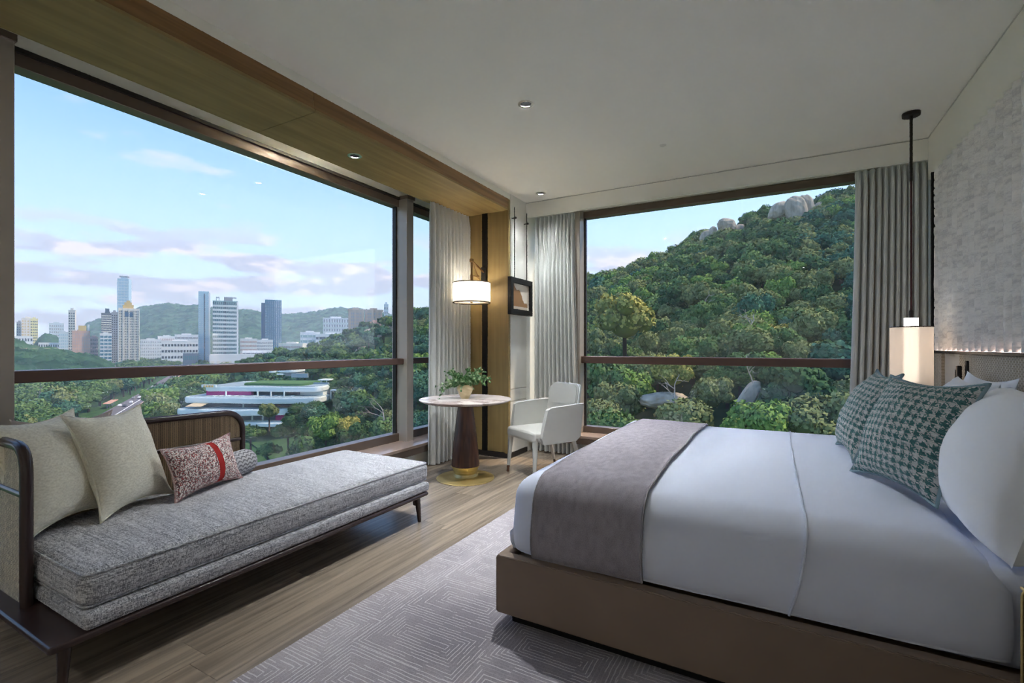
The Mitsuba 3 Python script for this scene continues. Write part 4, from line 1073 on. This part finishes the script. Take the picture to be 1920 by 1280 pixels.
slope_labels = {t: s + ' on the slope right of the terraces' for t, s in TL.items()}
slope_groups = {t: t + ' toned trees on the slope by the terraces' for t in TL}
def tone_slope(u, v, d, b): return 'dark' if b < 0.34 else 'teal' if b < 0.58 else 'mid' if b < 0.82 else 'bright' if b < 0.9 else 'olive'
mall_box = lambda u, v, d: (u < 612 and 150 < d < 262 and u > 325)
rocks_px = ((727, 640, 22, 10), (700, 655, 20, 9), (678, 652, 14, 6), (737, 622, 16, 12), (715, 668, 14, 6))
slope = scatter((455, 1062), (96, 372), 7.2, hz, lambda d, a: 3.0 + 2.4 * a, tone_slope,
                lambda u, v, d, rad: v < 850 and not mall_box(u, v, d) and d < hill_params(u)[1] + 5 and not (u < 560 and d < 150 and v < 770)
                and not any(abs(u - a) < w and abs(v - b) < h for a, b, w, h in rocks_px), 22, 0.1)
plant('hillside_tree', slope_labels, slope_groups, slope, 75)

park_labels = {t: s + ' in the park beyond the daybed' for t, s in TL.items()}
park_groups = {t: t + ' toned trees in the park' for t in TL}
RC = [(180, 812), (240, 772), (270, 752), (300, 732), (322, 714), (345, 698)]          # the road's centre line in the photograph
def road_u(v): return float(np.interp(-v, [-b for a, b in RC], [a for a, b in RC]))
def tone_park(u, v, d, b): return 'mid' if b < 0.42 else 'dark' if b < 0.62 else 'olive' if b < 0.76 else 'bright' if b < 0.88 else 'teal'
def keep_park(u, v, d, rad):
    vb = V0 + FOC * (HC - ZG) / d                              # where it stands
    w = 36 * (vb - V0) / 110 + 2 + rad * FOC / d * 0.55
    if vb > 690 and abs(u - road_u(vb)) < w: return False
    if mall_box(u, v, d) or (u > 318 and d < 262): return False
    if u < 225 and d > 365: return False                        # the low hill stands there
    return v < 850 and v > 664
park = scatter((-170, 470), (165, 900), 9.5, lambda u, d: ZG, lambda d, a: 5.0 + 2.6 * a, tone_park, keep_park, 23, 0.15)
plant('park_tree', park_labels, park_groups, park, 220)


def special_tree(u, v, d, rad, tone, label):
    p = D(u, v, d)
    add('hillside_tree', proto(tone, 0, 1)[0], None, label=label, cat='tree', to=T().translate(p.tolist()).rotate([0, 0, 1], u % 360).scale([rad, rad, rad * 0.95]))
special_tree(1172, 610, 86, 5.8, 'yellow', 'large pale yellow flowering tree low at the left of the back window')
special_tree(1440, 648, 84, 4.0, 'yellow', 'yellow green tree just above the bar at the right of the back window')
special_tree(1262, 706, 66, 3.2, 'yellow', 'autumn yellow bush below the bar in the back window')
special_tree(285, 748, 262, 6.0, 'bright', 'round bright green tree standing at the road edge')
special_tree(318, 742, 268, 5.0, 'bright', 'second round green tree standing at the road edge')
special_tree(650, 808, 130, 4.0, 'yellow', 'yellowish tree low at the right end of the left window')
special_tree(612, 812, 128, 5.0, 'bright', 'light green tree in front of the shopping terraces')
for u, v, r_, t in ((562, 792, 6.0, 'dark'), (590, 778, 5.6, 'teal'), (578, 806, 5.5, 'mid'), (541, 812, 5.0, 'mid'), (605, 800, 5.5, 'dark'), (470, 815, 4.5, 'mid'), (560, 770, 3.6, 'dark'), (590, 764, 3.2, 'dark')):
    p = D(u, v, 148.0); add('terrace_tree', proto(t, 0, 2)[0], None, label='dark green tree in front of the right end of the shopping terraces', cat='tree', group='trees in front of the terraces', to=T().translate(p.tolist()).rotate([0, 0, 1], u).scale(r_))
special_tree(505, 775, 150, 3.2, 'olive', 'slender light green tree in front of the shopping terraces')
special_tree(655, 706, 250, 5.5, 'grey', 'pale greyish blooming tree on the slope above the shopping terraces')


def bare_tree(u, v, d, h, label, lean=0.0, seed=0):
    """pale bare branches; v is the base"""
    r = np.random.default_rng(seed); segs = []
    base = D(u, v, d)
    def grow(p, dirn, L, rad, lev):
        n = 5; pts = [p]; q = p.copy(); dd = dirn.copy()
        for _ in range(n): dd = dd + r.normal(0, 0.13, 3); dd /= np.linalg.norm(dd); q = q + dd * L / n; pts.append(q.copy())
        segs.append(tube(pts, np.linspace(rad, rad * 0.6, n + 1), 5))
        if lev < 3:
            for _ in range(2 if lev else 3):
                e = dd + r.normal(0, 0.55, 3) + np.array([0, 0, 0.15]); e /= np.linalg.norm(e)
                grow(pts[r.integers(2, n + 1)], e, L * r.uniform(0.55, 0.8), rad * 0.58, lev + 1)
    grow(base, np.array([RT[0] * lean, RT[1] * lean, 1.0]) / math.hypot(1, lean), h * 0.5, h * 0.022, 0)
    add('bare_tree', cat(segs), 'pale_bark', True, label=label, cat='tree')
bare_tree(1262, 758, 60, 5.0, 'grey bare branches in front of the pale rock face', 0.2, 1)
bare_tree(1405, 628, 80, 5.5, 'white bare branches in the middle of the hillside', 0.5, 2)
bare_tree(1312, 590, 105, 7.0, 'bare pale forked trunk left of the hillside centre', 0.3, 3)
bare_tree(1412, 718, 58, 4.2, 'white bare trunk beside the rock slab below the bar', -0.35, 4)
bare_tree(1560, 470, 135, 9.0, 'long pale bare branches lying across the upper right hillside', -2.2, 5)
bare_tree(38, 778, 235, 20.0, 'tall pale bare tree at the left end of the park', 0.15, 6)
bare_tree(722, 800, 108, 7.5, 'bare branches at the right end of the left window', -0.1, 7)


# ------------------------------------------------------------------ rocks
def boulder(u, v, d, w, h, seed, label, lean=0.0, dep=0.8, key='boulder'):
    m = trimesh.creation.icosphere(4, 1.0); p = m.vertices
    n = meshkit.fbm(p * 1.1 + seed * 7.7, 3, seed) - 0.5; n2 = meshkit.fbm(p * 4 + seed, 3, seed + 3) - 0.5
    p = p * (1 + 0.5 * n[:, None] + 0.16 * n2[:, None])
    p = np.sign(p) * np.abs(p) ** 0.85
    s = FOC / d; q = p * np.array([w / 2 / s, dep * w / 2 / s, h / 2 / s]); q[:, 0] += lean * q[:, 2]
    fwd = np.cross([0, 0, 1.0], RT)
    q = q[:, :1] * RT + q[:, 1:2] * fwd + q[:, 2:3] * np.array([0, 0, 1.0]) + D(u, v, d)
    add(key, tri(q, m.faces), 'granite', True, label=label, cat='rock')
boulder(1463, 395, 198, 38, 34, 1, 'left rounded boulder of the group at the crest of the hill', 0.25)
boulder(1492, 396, 194, 38, 56, 2, 'broad pale boulder standing in the middle of the crest group', -0.15)
boulder(1514, 386, 198, 24, 44, 3, 'narrow leaning boulder at the right of the crest group', -0.3)
boulder(1540, 392, 204, 30, 28, 4, 'half hidden boulder right of the crest group')
boulder(1362, 424, 202, 32, 28, 5, 'large round boulder on top of the lower rock pile', -0.2)
boulder(1386, 429, 203, 20, 16, 6, 'tilted boulder at the right of the lower rock pile', 0.4)
boulder(1337, 438, 202, 16, 28, 7, 'upright slab in the lower rock pile')
boulder(1322, 442, 203, 18, 22, 8, 'leftmost boulder of the lower rock pile', 0.5)
boulder(1364, 445, 199, 24, 22, 9, 'boulder at the foot of the lower rock pile', 0.4)
boulder(1378, 443, 199, 12, 24, 10, 'small upright stone at the foot of the lower rock pile')
boulder(1398, 752, 60, 34, 78, 11, 'sloping grey rock slab below the bar in the back window', 0.55, 0.5)
boulder(1245, 750, 66, 90, 30, 12, 'pale bare rock face among bushes low in the back window', 0.3, 0.6)
boulder(728, 626, 300, 46, 26, 13, 'broad tan rock slab high on the slope at the left window', 0.8, 0.5, 'rock_slab')
boulder(699, 622, 305, 34, 16, 14, 'tan rock slab left of the broad one on the slope', 0.9, 0.5, 'rock_slab')
boulder(684, 655, 285, 32, 14, 15, 'small pale rock slab above the bar on the slope', 0.9, 0.5, 'rock_slab')
boulder(712, 648, 288, 44, 16, 16, 'long grey rock slab in the middle of the slope', 1.2, 0.5, 'rock_slab')
boulder(734, 660, 280, 22, 22, 17, 'grey rock slab beside the window post', 0.6, 0.5, 'rock_slab')


# ------------------------------------------------------------------ city towers
for key, c in dict(cream_wall=(224, 218, 206), white_wall=(226, 228, 228), grey_wall=(150, 152, 158), yellow_wall=(226, 214, 150), pink_wall=(206, 164, 142), mauve_wall=(186, 164, 160), tan_wall=(176, 158, 140),
                   pale_wall=(196, 208, 214), gold_wall=(206, 178, 112), dark_wall=(92, 96, 106)).items(): df(key, lin(*c))
def towerglass(key, a, b, rough=0.25):
    scene[key] = {'type': 'twosided', 'nested': {'type': 'principled', 'base_color': {'type': 'rgb', 'value': lin(*a)}, 'roughness': rough, 'specular': 0.6}}
towerglass('blue_glass', (62, 110, 138), None); towerglass('dark_glass', (52, 66, 84), None); towerglass('teal_glass', (120, 156, 158), None); towerglass('sky_glass', (158, 190, 206), None); towerglass('navy_glass', (46, 84, 118), None)
df('window_dark', lin(56, 62, 74)); df('mullion_pale', lin(206, 214, 214))


def site(u0, u1, dep, yaw=0.0):
    """a frame standing on the ground: x to the right as seen from the room, y away, z up; and the width in metres"""
    u = (u0 + u1) / 2; r = ray(u, V0); w = (u1 - u0) / FOC * dep
    o = EYE + dep * r; o[2] = ZG
    y = r / np.linalg.norm(r); x = np.array([y[1], -y[0], 0.0])
    k = abs(y @ FW)
    M = frame(o, x, y, np.array([0, 0, 1.0])) @ rotz(yaw)
    return M, w * k


def top_z(v, dep): return HC + (V0 - v) / FOC * dep - ZG


def facade(w, y, h0, h1, cols, rows, fw, fh, proud=0.25):
    """windows of one wall that faces -y at depth y"""
    xs = (np.arange(cols) + 0.5) / cols * w - w / 2; zs = h0 + (np.arange(rows) + 0.5) / rows * (h1 - h0)
    X, Z = np.meshgrid(xs, zs); n = X.size
    return np.stack([X.ravel(), np.full(n, y), Z.ravel(), np.full(n, w / cols * fw), np.full(n, proud * 2), np.full(n, (h1 - h0) / rows * fh)], 1)


def tower(label, u0, u1, v0, dep, wall, win='window_dark', cols=8, rows=16, fw=0.6, fh=0.5, yaw=0.0, depth=0.8, style='grid', roof=True, cat_='tower', lo=0.06, wingap=None, extra=None, name='tower_building', group=None):
    M, w = site(u0, u1, dep, yaw); h = top_z(v0, dep); d = w * depth
    if yaw: w = w / (abs(math.cos(math.radians(yaw))) + depth * abs(math.sin(math.radians(yaw)))); d = w * depth
    k = nm(name); lab(k, label, cat_, group)
    def put(part, m, mat, **kw): return add(f'{k}__{part}', place(m, M), mat, **kw)
    put('wall', box(-w / 2, w / 2, 0, d, 0, h), wall)
    b = []
    sides = [(w, 0.0, np.eye(4))]
    if yaw: sides.append((d, 0.0, frame(np.array([-w / 2 if yaw < 0 else w / 2, d / 2, 0]), np.array([0, -1 if yaw < 0 else 1, 0]), np.array([1 if yaw < 0 else -1, 0, 0]), np.array([0, 0, 1.0]))))
    ms = []
    for sw, sy, S in sides:
        c = max(1, round(cols * sw / w))
        if style == 'grid': ms.append(place(boxes(facade(sw, 0, h * lo, h * 0.97, c, rows, fw, fh)), S))
        if style == 'band': ms.append(place(boxes(facade(sw * 0.97, 0, h * lo, h * 0.98, 1, rows, 1.0, fh)), S))
        if style == 'fin':
            ms.append(place(boxes(facade(sw, 0, h * lo, h * 0.985, c, 1, fw, 1.0)), S))
    put('windows', cat(ms), win, kind='stuff')
    if style == 'fin' or style == 'band':
        fl = [np.array([[0, -0.35, h * lo + (i / rows) * h * (0.985 - lo), w, 0.5, 0.22 * h / rows * 2]]) for i in range(rows)] if style == 'fin' else [facade(w, -0.2, h * lo, h * 0.98, cols, 1, 0.10, 1.0)]
        put('mullions', boxes(np.vstack(fl)), 'mullion_pale' if wall not in ('dark_wall',) else 'grey_wall', kind='stuff')
    if roof:
        put('parapet', box(-w / 2 - 0.3, w / 2 + 0.3, -0.3, d, h, h + max(1.2, h * 0.012)), wall)
        put('roof_plant', box(-w * 0.22, w * 0.2, d * 0.2, d * 0.7, h, h + max(3.0, h * 0.045)), wall)
    if extra: extra(k, put, w, h, d)
    return k

def ex_crown(k, put, w, h, d):
    for i, (a, b, z) in enumerate(((-0.30, 0.22, 1.09), (-0.22, 0.14, 1.16), (-0.12, 0.06, 1.21))): put('crown', box(w * a, w * b, d * 0.15, d * 0.8, h, h * (1 + (z - 1) * 0.62)), 'gold_wall', label='yellow stepped crown')
    put('sign_panel', box(-w * 0.20, w * 0.17, -0.8, 0.3, h * 0.865, h * 0.94), 'navy_glass', label='dark blue panel')
    put('pilasters', boxes([[w * x, -0.8, h * 0.5, w * 0.035, 1.6, h] for x in (-0.48, -0.27, 0.0, 0.25, 0.47)]), 'cream_wall', kind='stuff')
def ex_roof_cap(k, put, w, h, d):
    put('cap', box(-w * 0.34, w * 0.34, d * 0.1, d * 0.9, h * 1.02, h * 1.035), 'grey_wall')
    put('shaft', box(-w * 0.22, w * 0.22, d * 0.2, d * 0.8, h, h * 1.02), 'pale_wall')
def ex_side(k, put, w, h, d):
    put('side_fin', box(w * 0.46, w * 0.62, -0.6, d, 0, h * 0.985), 'white_wall', label='white side wall')
    put('slot', box(w * 0.02, w * 0.12, -0.5, 0.5, 0, h * 0.97), 'dark_glass', label='dark vertical slot')
def ex_frame(k, put, w, h, d):
    put('edge', box(w * 0.46, w * 0.53, -0.6, d, 0, h * 0.99), 'white_wall', label='white corner edge')
    put('slot', box(-w * 0.04, w * 0.03, -0.5, 0.5, h * 0.08, h * 0.99), 'dark_glass', label='dark vertical slot')
    put('crane', boxes([[-w * 0.30, d * 0.3, h * 1.05, w * 0.13, w * 0.1, h * 0.012], [-w * 0.36, d * 0.3, h * 1.03, w * 0.02, w * 0.05, h * 0.06], [-w * 0.25, d * 0.3, h * 1.03, w * 0.02, w * 0.05, h * 0.06], [w * 0.2, d * 0.4, h * 1.055, w * 0.5, 1.5, 1.5], [w * 0.12, d * 0.4, h * 1.03, w * 0.35, w * 0.2, h * 0.05]]), 'grey_wall', label='roof cranes')
def ex_navy(k, put, w, h, d): put('side_block', box(-w * 0.72, -w * 0.5, d * 0.1, d * 0.8, 0, h * 0.95), 'navy_glass', label='darker side block')
def ex_lines(k, put, w, h, d): put('ribs', boxes([[w * x, -0.5, h * 0.5, w * 0.05, 1.0, h] for x in (-0.47, -0.16, 0.16, 0.47)]), 'cream_wall', kind='stuff')
def ex_dome(k, put, w, h, d):
    put('tower_top', box(-w * 0.15, w * 0.3, 0.2, d * 0.6, h, h * 1.16), 'gold_wall'); put('turret', box(w * 0.36, w * 0.48, 0.2, d * 0.4, h, h * 1.2), 'pale_wall')
def ex_cornice(k, put, w, h, d): put('cornice', box(-w * 0.56, w * 0.56, -1.0, d, h, h * 1.015), 'tan_wall'); put('ribs', boxes([[w * x, -0.6, h * 0.5, w * 0.08, 1.2, h] for x in (-0.42, -0.05, 0.2, 0.45)]), 'tan_wall', kind='stuff')

tower('small pink tower at the left end of the skyline', 8, 22, 612, 1250, 'pink_wall', cols=4, rows=8)
tower('pale grey low block under the yellow tower', 12, 62, 630, 1150, 'white_wall', cols=9, rows=4, roof=False, cat_='building')
tower('grey green side tower joined left of the yellow tower', 31, 42, 604, 1230, 'grey_wall', cols=3, rows=14)
tower('yellow and white apartment tower left in the skyline', 40, 66, 597, 1220, 'cream_wall', 'gold_wall', cols=5, rows=14, extra=ex_lines)
tower('yellow apartment tower right of the yellow and white one', 57, 71, 598, 1200, 'yellow_wall', 'window_dark', cols=4, rows=14)
tower('white grey apartment tower behind the slim cream tower', 92, 120, 606, 1500, 'pale_wall', 'grey_wall', cols=7, rows=10)
tower('low white block among the park trees', 72, 112, 642, 900, 'white_wall', cols=9, rows=4, roof=False, cat_='building')
tower('pale blue glass block left of the slim cream tower', 110, 128, 623, 900, 'pale_wall', 'sky_glass', cols=5, rows=10)
tower('slim tall cream tower left of the pink block', 127, 142, 582, 880, 'cream_wall', 'window_dark', cols=3, rows=20, fw=0.55, yaw=-20, depth=0.5)
tower('orange pink tower with stepped golden top', 135, 169, 621, 850, 'pink_wall', 'mauve_wall', cols=8, rows=10, fw=0.45, fh=0.6, extra=ex_dome)
tower('low mauve block right of the pink tower', 169, 184, 632, 870, 'mauve_wall', 'window_dark', cols=4, rows=7, cat_='building')
tower('dark banded tower left of the gridded cream tower', 190, 214, 588, 860, 'dark_wall', 'cream_wall', cols=4, rows=22, fh=0.38, style='band', extra=lambda k, put, w, h, d: put('roof_box', box(-w * .2, w * .12, d * .2, d * .7, h, h * 1.1), 'dark_glass'))
tower('blue glass office block with white frame at the foot of the dark banded tower', 187, 210, 626, 780, 'white_wall', 'blue_glass', cols=3, rows=9, fw=0.85, fh=0.62)
tower('very tall pale blue glass tower with a flat cap', 217, 244, 522, 1300, 'sky_glass', 'pale_wall', cols=4, rows=26, style='band', fh=0.3, yaw=-18, extra=ex_roof_cap, roof=False)
tower('big cream tower with a grid of windows and yellow crown', 222, 262, 578, 760, 'cream_wall', 'window_dark', cols=11, rows=22, fw=0.58, fh=0.58, depth=0.6, extra=ex_crown, roof=False)
tower('slim dark tower tucked against the gridded cream tower', 209, 221, 586, 800, 'grey_wall', 'window_dark', cols=3, rows=22)
tower('row of grey white apartment houses right of the gridded tower', 263, 303, 637, 980, 'white_wall', 'grey_wall', cols=12, rows=7, fw=0.45, cat_='building')
tower('stepped white apartment block below the wooded hill', 296, 330, 631, 1020, 'white_wall', 'mauve_wall', cols=10, rows=6, cat_='building')
tower('long white civic building with arcade', 303, 372, 640, 820, 'white_wall', 'window_dark', cols=12, rows=4, fw=0.7, fh=0.4, cat_='building', extra=lambda k, put, w, h, d: put('arcade', boxes([[w * x, -1, h * .16, w * .03, 2, h * .3] for x in np.linspace(-.2, .4, 8)]), 'white_wall', kind='stuff'))
tower('large white stepped building behind the civic building', 328, 372, 628, 900, 'white_wall', 'grey_wall', cols=6, rows=6, style='band', fh=0.35, cat_='building')
tower('low grey glass hall in front of the civic building', 343, 372, 662, 700, 'grey_wall', 'teal_glass', cols=8, rows=2, cat_='building', roof=False)
tower('slim pale blue tower with white side wall', 372, 392, 546, 720, 'sky_glass', 'pale_wall', cols=4, rows=34, fw=0.4, fh=0.4, depth=0.8, extra=ex_side, roof=False)
tower('broad grey green glass tower with white corner', 399, 446, 564, 700, 'teal_glass', 'dark_glass', cols=13, rows=16, fw=0.42, style='fin', extra=ex_frame, roof=False)
tower('white podium under the glass towers', 394, 500, 664, 660, 'white_wall', 'cream_wall', cols=10, rows=1, fh=0.3, depth=0.3, cat_='building', roof=False)
tower('low white blocks right of the glass tower', 450, 482, 636, 760, 'white_wall', 'mauve_wall', cols=5, rows=7, style='band', fh=0.4, cat_='building')
tower('white apartment houses left of the blue tower', 482, 512, 638, 800, 'white_wall', 'grey_wall', cols=8, rows=8, cat_='building')
tower('long white terrace with dark window bands', 455, 508, 657, 690, 'white_wall', 'dark_glass', cols=5, rows=3, style='band', fh=0.4, cat_='building', roof=False)
tower('dark blue glass tower with a darker side block', 497, 528, 562, 900, 'blue_glass', 'navy_glass', cols=8, rows=24, style='band', fh=0.25, extra=ex_navy, roof=False)
tower('cream apartment building in front of the blue tower', 518, 572, 645, 640, 'cream_wall', 'mauve_wall', cols=9, rows=6, style='band', fh=0.4, cat_='building', yaw=-14)
tower('white slab building with window bands left of the brown towers', 563, 600, 624, 700, 'white_wall', 'teal_glass', cols=4, rows=7, style='band', fh=0.5, cat_='building')
tower('long white building with dark window bands at the foot of the slope', 592, 656, 627, 680, 'white_wall', 'dark_glass', cols=5, rows=6, style='band', fh=0.45, cat_='building')
tower('grey and white striped apartment tower', 606, 654, 597, 900, 'white_wall', 'grey_wall', cols=10, rows=10, fw=0.5, style='fin', roof=True)
tower('brown apartment tower with wide cornice', 653, 682, 581, 760, 'tan_wall', 'grey_wall', cols=7, rows=16, fw=0.5, extra=ex_cornice)
tower('second brown tower nearer the window post', 684, 717, 582, 800, 'tan_wall', 'grey_wall', cols=8, rows=16, fw=0.5, extra=ex_cornice)
tower('small pink house above the rock slabs', 692, 714, 605, 560, 'pink_wall', 'cream_wall', cols=5, rows=3, cat_='building')
tower('pale thin tower behind the slope', 720, 728, 571, 1200, 'pale_wall', 'grey_wall', cols=2, rows=12)
tower('pale striped tower beside the window post', 735, 744, 572, 1100, 'pale_wall', 'grey_wall', cols=3, rows=14, style='band')


# ------------------------------------------------------------------ road, cars, terraces
def gp(u, v, z=ZG):
    r = ray(u, v); t = (z - HC) / r[2]; return EYE + t * r
def road():
    L, R = [], []
    for u, v in RC:
        c = gp(u, v); L.append(c); 
    L = np.array(L); t = np.gradient(L, axis=0); t /= np.linalg.norm(t, axis=1, keepdims=True); s = np.stack([t[:, 1], -t[:, 0], 0 * t[:, 0]], 1)
    P = np.stack([L - s * 11, L + s * 11], 1); P[..., 2] = ZG + 0.15
    k = add('road', grid(P), 'road_grey', label='grey multi lane road leading away through the park', cat='road')
    for off in (-3.5, 3.5):
        Q = np.stack([L + s * (off - 0.35), L + s * (off + 0.35)], 1); Q[..., 2] = ZG + 0.22
        add(k + '__lane_marking', grid(Q), 'white_wall', label='pale lane line')
    Q = np.stack([L + s * 0.2, L + s * 2.0], 1); Q[..., 2] = ZG + 0.25
    add(k + '__median', grid(Q), 'pink_wall', label='reddish median')
    body = cat([rbox(-0.9, 0.9, -2.2, 2.2, 0.3, 0.95, 0.2, 1), rbox(-0.75, 0.75, -1.2, 1.3, 0.8, 1.5, 0.25, 1)])
    r = np.random.default_rng(3); pr_ = [mikit.ply(body, m) for m in ('white_wall', 'dark_wall', 'grey_wall')]
    for i in range(16):
        q = r.uniform(0.3, len(L) - 1.6); a = int(q); c = L[a] + (L[a + 1] - L[a]) * (q - a); o = r.choice([-8.5, -5.5, 5.2, 8.5]); p = c + s[a] * o
        add('car', pr_[int(r.integers(3))], None, label='small car on the road through the park', cat='car', group='cars on the distant road',
            to=T().translate([float(p[0]), float(p[1]), ZG + 0.15]).rotate([0, 0, 1], math.degrees(math.atan2(t[a][1], t[a][0])) - 90))
    p = gp(248, 762)
    b = nm('bus_shelter'); lab(b, 'long orange roofed bus shelter beside the road', 'shelter')
    d = t[1]; M = frame(L[2] * 0.55 + L[1] * 0.45 - s[1] * 13 + [0, 0, 0], s[1], d, np.array([0, 0, 1.0]))
    add(b + '__roof', place(rbox(-1.8, 1.8, -12, 12, 2.9, 3.4, 0.2, 1), M), 'pink_wall')
    for y in (-10, -3, 4, 10): add(b + '__post', place(box(-0.15, 0.15, y - .15, y + .15, 0, 3), M), 'grey_wall')
road()


df('mall_white', lin(228, 236, 232)); df('magenta_wall', lin(186, 58, 122)); df('roof_green', lin(92, 124, 84)); df('mall_floor', lin(150, 166, 170)); df('awning', lin(208, 188, 152))
towerglass('mall_glass', (64, 78, 88), None)
def terraces():
    k = nm('shopping_terraces'); lab(k, 'white terraced shopping centre with wavy floor bands and magenta wall', 'shopping centre')
    dep = 190.0; s = FOC / dep
    r0 = ray(467, V0); M = frame(EYE + dep * r0 * np.array([1, 1, 1]), RT, FW, np.array([0, 0, 1.0])); M[2, 3] = 0
    X = lambda u: (u - 467) / s
    Z = lambda v: HC + (V0 - v) / s
    def band(part, u0, u1, v0, v1, depth, mat='mall_white', wave=1.6, seed=0, front=0.0, r=3.2):
        x0, x1 = X(u0), X(u1); n = 40
        xs = np.linspace(x0, x1, n); fr = front + wave * np.sin(np.linspace(0, 5.0, n) + seed)
        poly = sg.Polygon([(x, y) for x, y in zip(xs, fr)] + [(x1, depth), (x0, depth)]).buffer(-r).buffer(r); poly = max(getattr(poly, 'geoms', [poly]), key=lambda g: g.area)
        z0, z1 = Z(v1), Z(v0); hh = z1 - z0
        ms = []
        core = extr(poly, hh * 0.7); core.apply_translation([0, 0, z0 + hh * 0.15]); ms.append(core)
        inn = extr(max(getattr(poly.buffer(-0.3), 'geoms', [poly.buffer(-0.3)]), key=lambda g: g.area), hh); inn.apply_translation([0, 0, z0]); ms.append(inn)
        return add(f'{k}__{part}', place(cat(ms), M), mat)
    def blk(part, u0, u1, v0, v1, y0, y1, mat, **kw): return add(f'{k}__{part}', place(box(X(u0), X(u1), y0, y1, Z(v1), Z(v0)), M), mat, **kw)
    band('floor_band', 366, 598, 726, 735.5, 34, seed=0.6, front=3)
    band('roof_garden', 432, 560, 721, 726.3, 24, 'roof_green', seed=0.6, front=6)
    band('roof_deck', 372, 592, 725.2, 726.3, 30, 'mall_floor', seed=0.6, front=4)
    band('floor_band', 341, 602, 744, 755, 34, seed=1.4, front=-2)
    band('floor_band', 334, 544, 765, 776, 34, seed=2.0, front=-4)
    band('floor_band', 400, 545, 789, 796, 34, seed=0.4, front=-4)
    band('floor_deck', 345, 598, 743.2, 744.6, 32, 'mall_floor', seed=1.4, front=-1)
    band('floor_deck', 338, 540, 764.2, 765.6, 32, 'mall_floor', seed=2.0, front=-3)
    blk('magenta_wall', 372, 458, 733, 746, 5.0, 7.0, 'magenta_wall', label='magenta wall')
    blk('magenta_wall', 512, 532, 777, 790, 2.0, 4.0, 'magenta_wall')
    blk('glass_front', 458, 562, 734, 745, 8.0, 9.0, 'mall_glass')
    blk('end_wall', 560, 596, 734, 746, 5.0, 24.0, 'mall_white')
    blk('arch', 549, 558, 737, 746, 6.6, 7.4, 'mall_white')
    blk('glass_front', 352, 540, 753, 766, 4.0, 5.0, 'mall_glass')
    blk('glass_front', 360, 540, 775, 790, 3.0, 4.0, 'mall_glass')
    add(f'{k}__awning', place(tri([[X(u), y, Z(v)] for u, y, v in ((366, 2, 752), (394, 2, 752), (388, -4, 759.5), (360, -4, 759.5), (366, 2, 753), (394, 2, 753), (388, -4, 760.3), (360, -4, 760.3))],
        [[0, 1, 2], [0, 2, 3], [4, 6, 5], [4, 7, 6], [0, 3, 7], [0, 7, 4], [1, 5, 6], [1, 6, 2], [3, 2, 6], [3, 6, 7], [0, 4, 5], [0, 5, 1]]), M), 'awning', label='beige awning')
    for u, v0, v1 in ((453, 754, 767), (372, 775, 792), (345, 772, 792), (420, 734, 746), (480, 734, 746), (505, 734, 746), (530, 734, 746), (470, 776, 790), (490, 776, 790)):
        blk('column', u - 0.8, u + 0.8, v0, v1, 1.0, 1.6, 'mall_white')
    for i, u in enumerate(np.linspace(398, 452, 9)): blk('parasol', u - 2.2, u + 2.2, 742.0 + (i % 3) * 0.6, 743.0 + (i % 3) * 0.6, 1.0 + (i % 2) * 2, 2.6 + (i % 2) * 2, 'mall_white')
    for i, u in enumerate(np.linspace(474, 545, 7)): blk('parasol', u - 2.2, u + 2.2, 742.2 + (i % 3) * 0.5, 743.2 + (i % 3) * 0.5, 1.0 + (i % 2) * 2, 2.6 + (i % 2) * 2, 'mall_white')
    blk('sign_marks', 374, 376, 723.2, 726.6, 2.4, 2.8, 'gold_wall', label='small gold sign marks')
    for u in (379, 384, 389): blk('sign_marks', u, u + 2.6, 723.2, 726.6, 2.4, 2.8, 'gold_wall')
    blk('sign_wall', 369, 396, 721.8, 727, 2.8, 3.4, 'mall_white')
    band('roof_house', 409, 459, 703, 710, 58, seed=0.2, front=44)
    band('roof_house_lawn', 412, 457, 700.5, 703.2, 57, 'roof_green', seed=0.2, front=45)
    blk('roof_house_wall', 432, 457, 709, 718, 46.0, 56.0, 'grey_wall')
    band('roof_saucer', 414, 432, 712.5, 715.5, 50, wave=0.4, front=44, r=0.8)
    band('roof_house', 392, 407, 705, 711, 56, seed=2, front=46, wave=0.5, r=0.6)
    blk('roof_screen', 459, 496, 711, 720, 40.0, 41.0, 'mall_floor')
    blk('roof_screen', 555, 590, 722, 727, 14.0, 15.0, 'mall_floor')
    blk('canopy', 569, 592, 716, 718, 14.0, 20.0, 'mall_white')
    for u in (574, 584): blk('canopy_post', u, u + 1.2, 717, 726, 15.0, 15.6, 'mall_white')
    p = nm('garden_pavilion'); lab(p, 'small white pavilion at the right end of the terraces', 'pavilion')
    add(p + '__roof', place(box(X(608), X(621), 6, 12, Z(735), Z(733)), M), 'mall_white')
    for u in (608.5, 619.5): add(p + '__post', place(box(X(u), X(u + 1), 6.2, 6.9, Z(752), Z(734.5)), M), 'mall_white')
terraces()


# ------------------------------------------------------------------ light haze over the city and the hillside
def haze():
    med = {'type': 'homogeneous', 'albedo': {'type': 'rgb', 'value': [0.93, 0.97, 0.99]}, 'sigma_t': {'type': 'rgb', 'value': [HAZE * 0.85, HAZE, HAZE * 1.15]}}
    g = sg.Polygon([(-4200, -2200), (-5, -2200), (-5, 7), (1800, 7), (1800, 4200), (-4200, 4200)])
    m = extr(g, 480); m.apply_translation([0, 0, -60])
    k = nm('air_haze'); scene[k] = {**mikit.ply(m, {'type': 'null'}), 'interior': med}
    lab(k, 'thin haze in the air over the city and the hillside', 'haze', kind='stuff')
HAZE = 0.00020
haze()
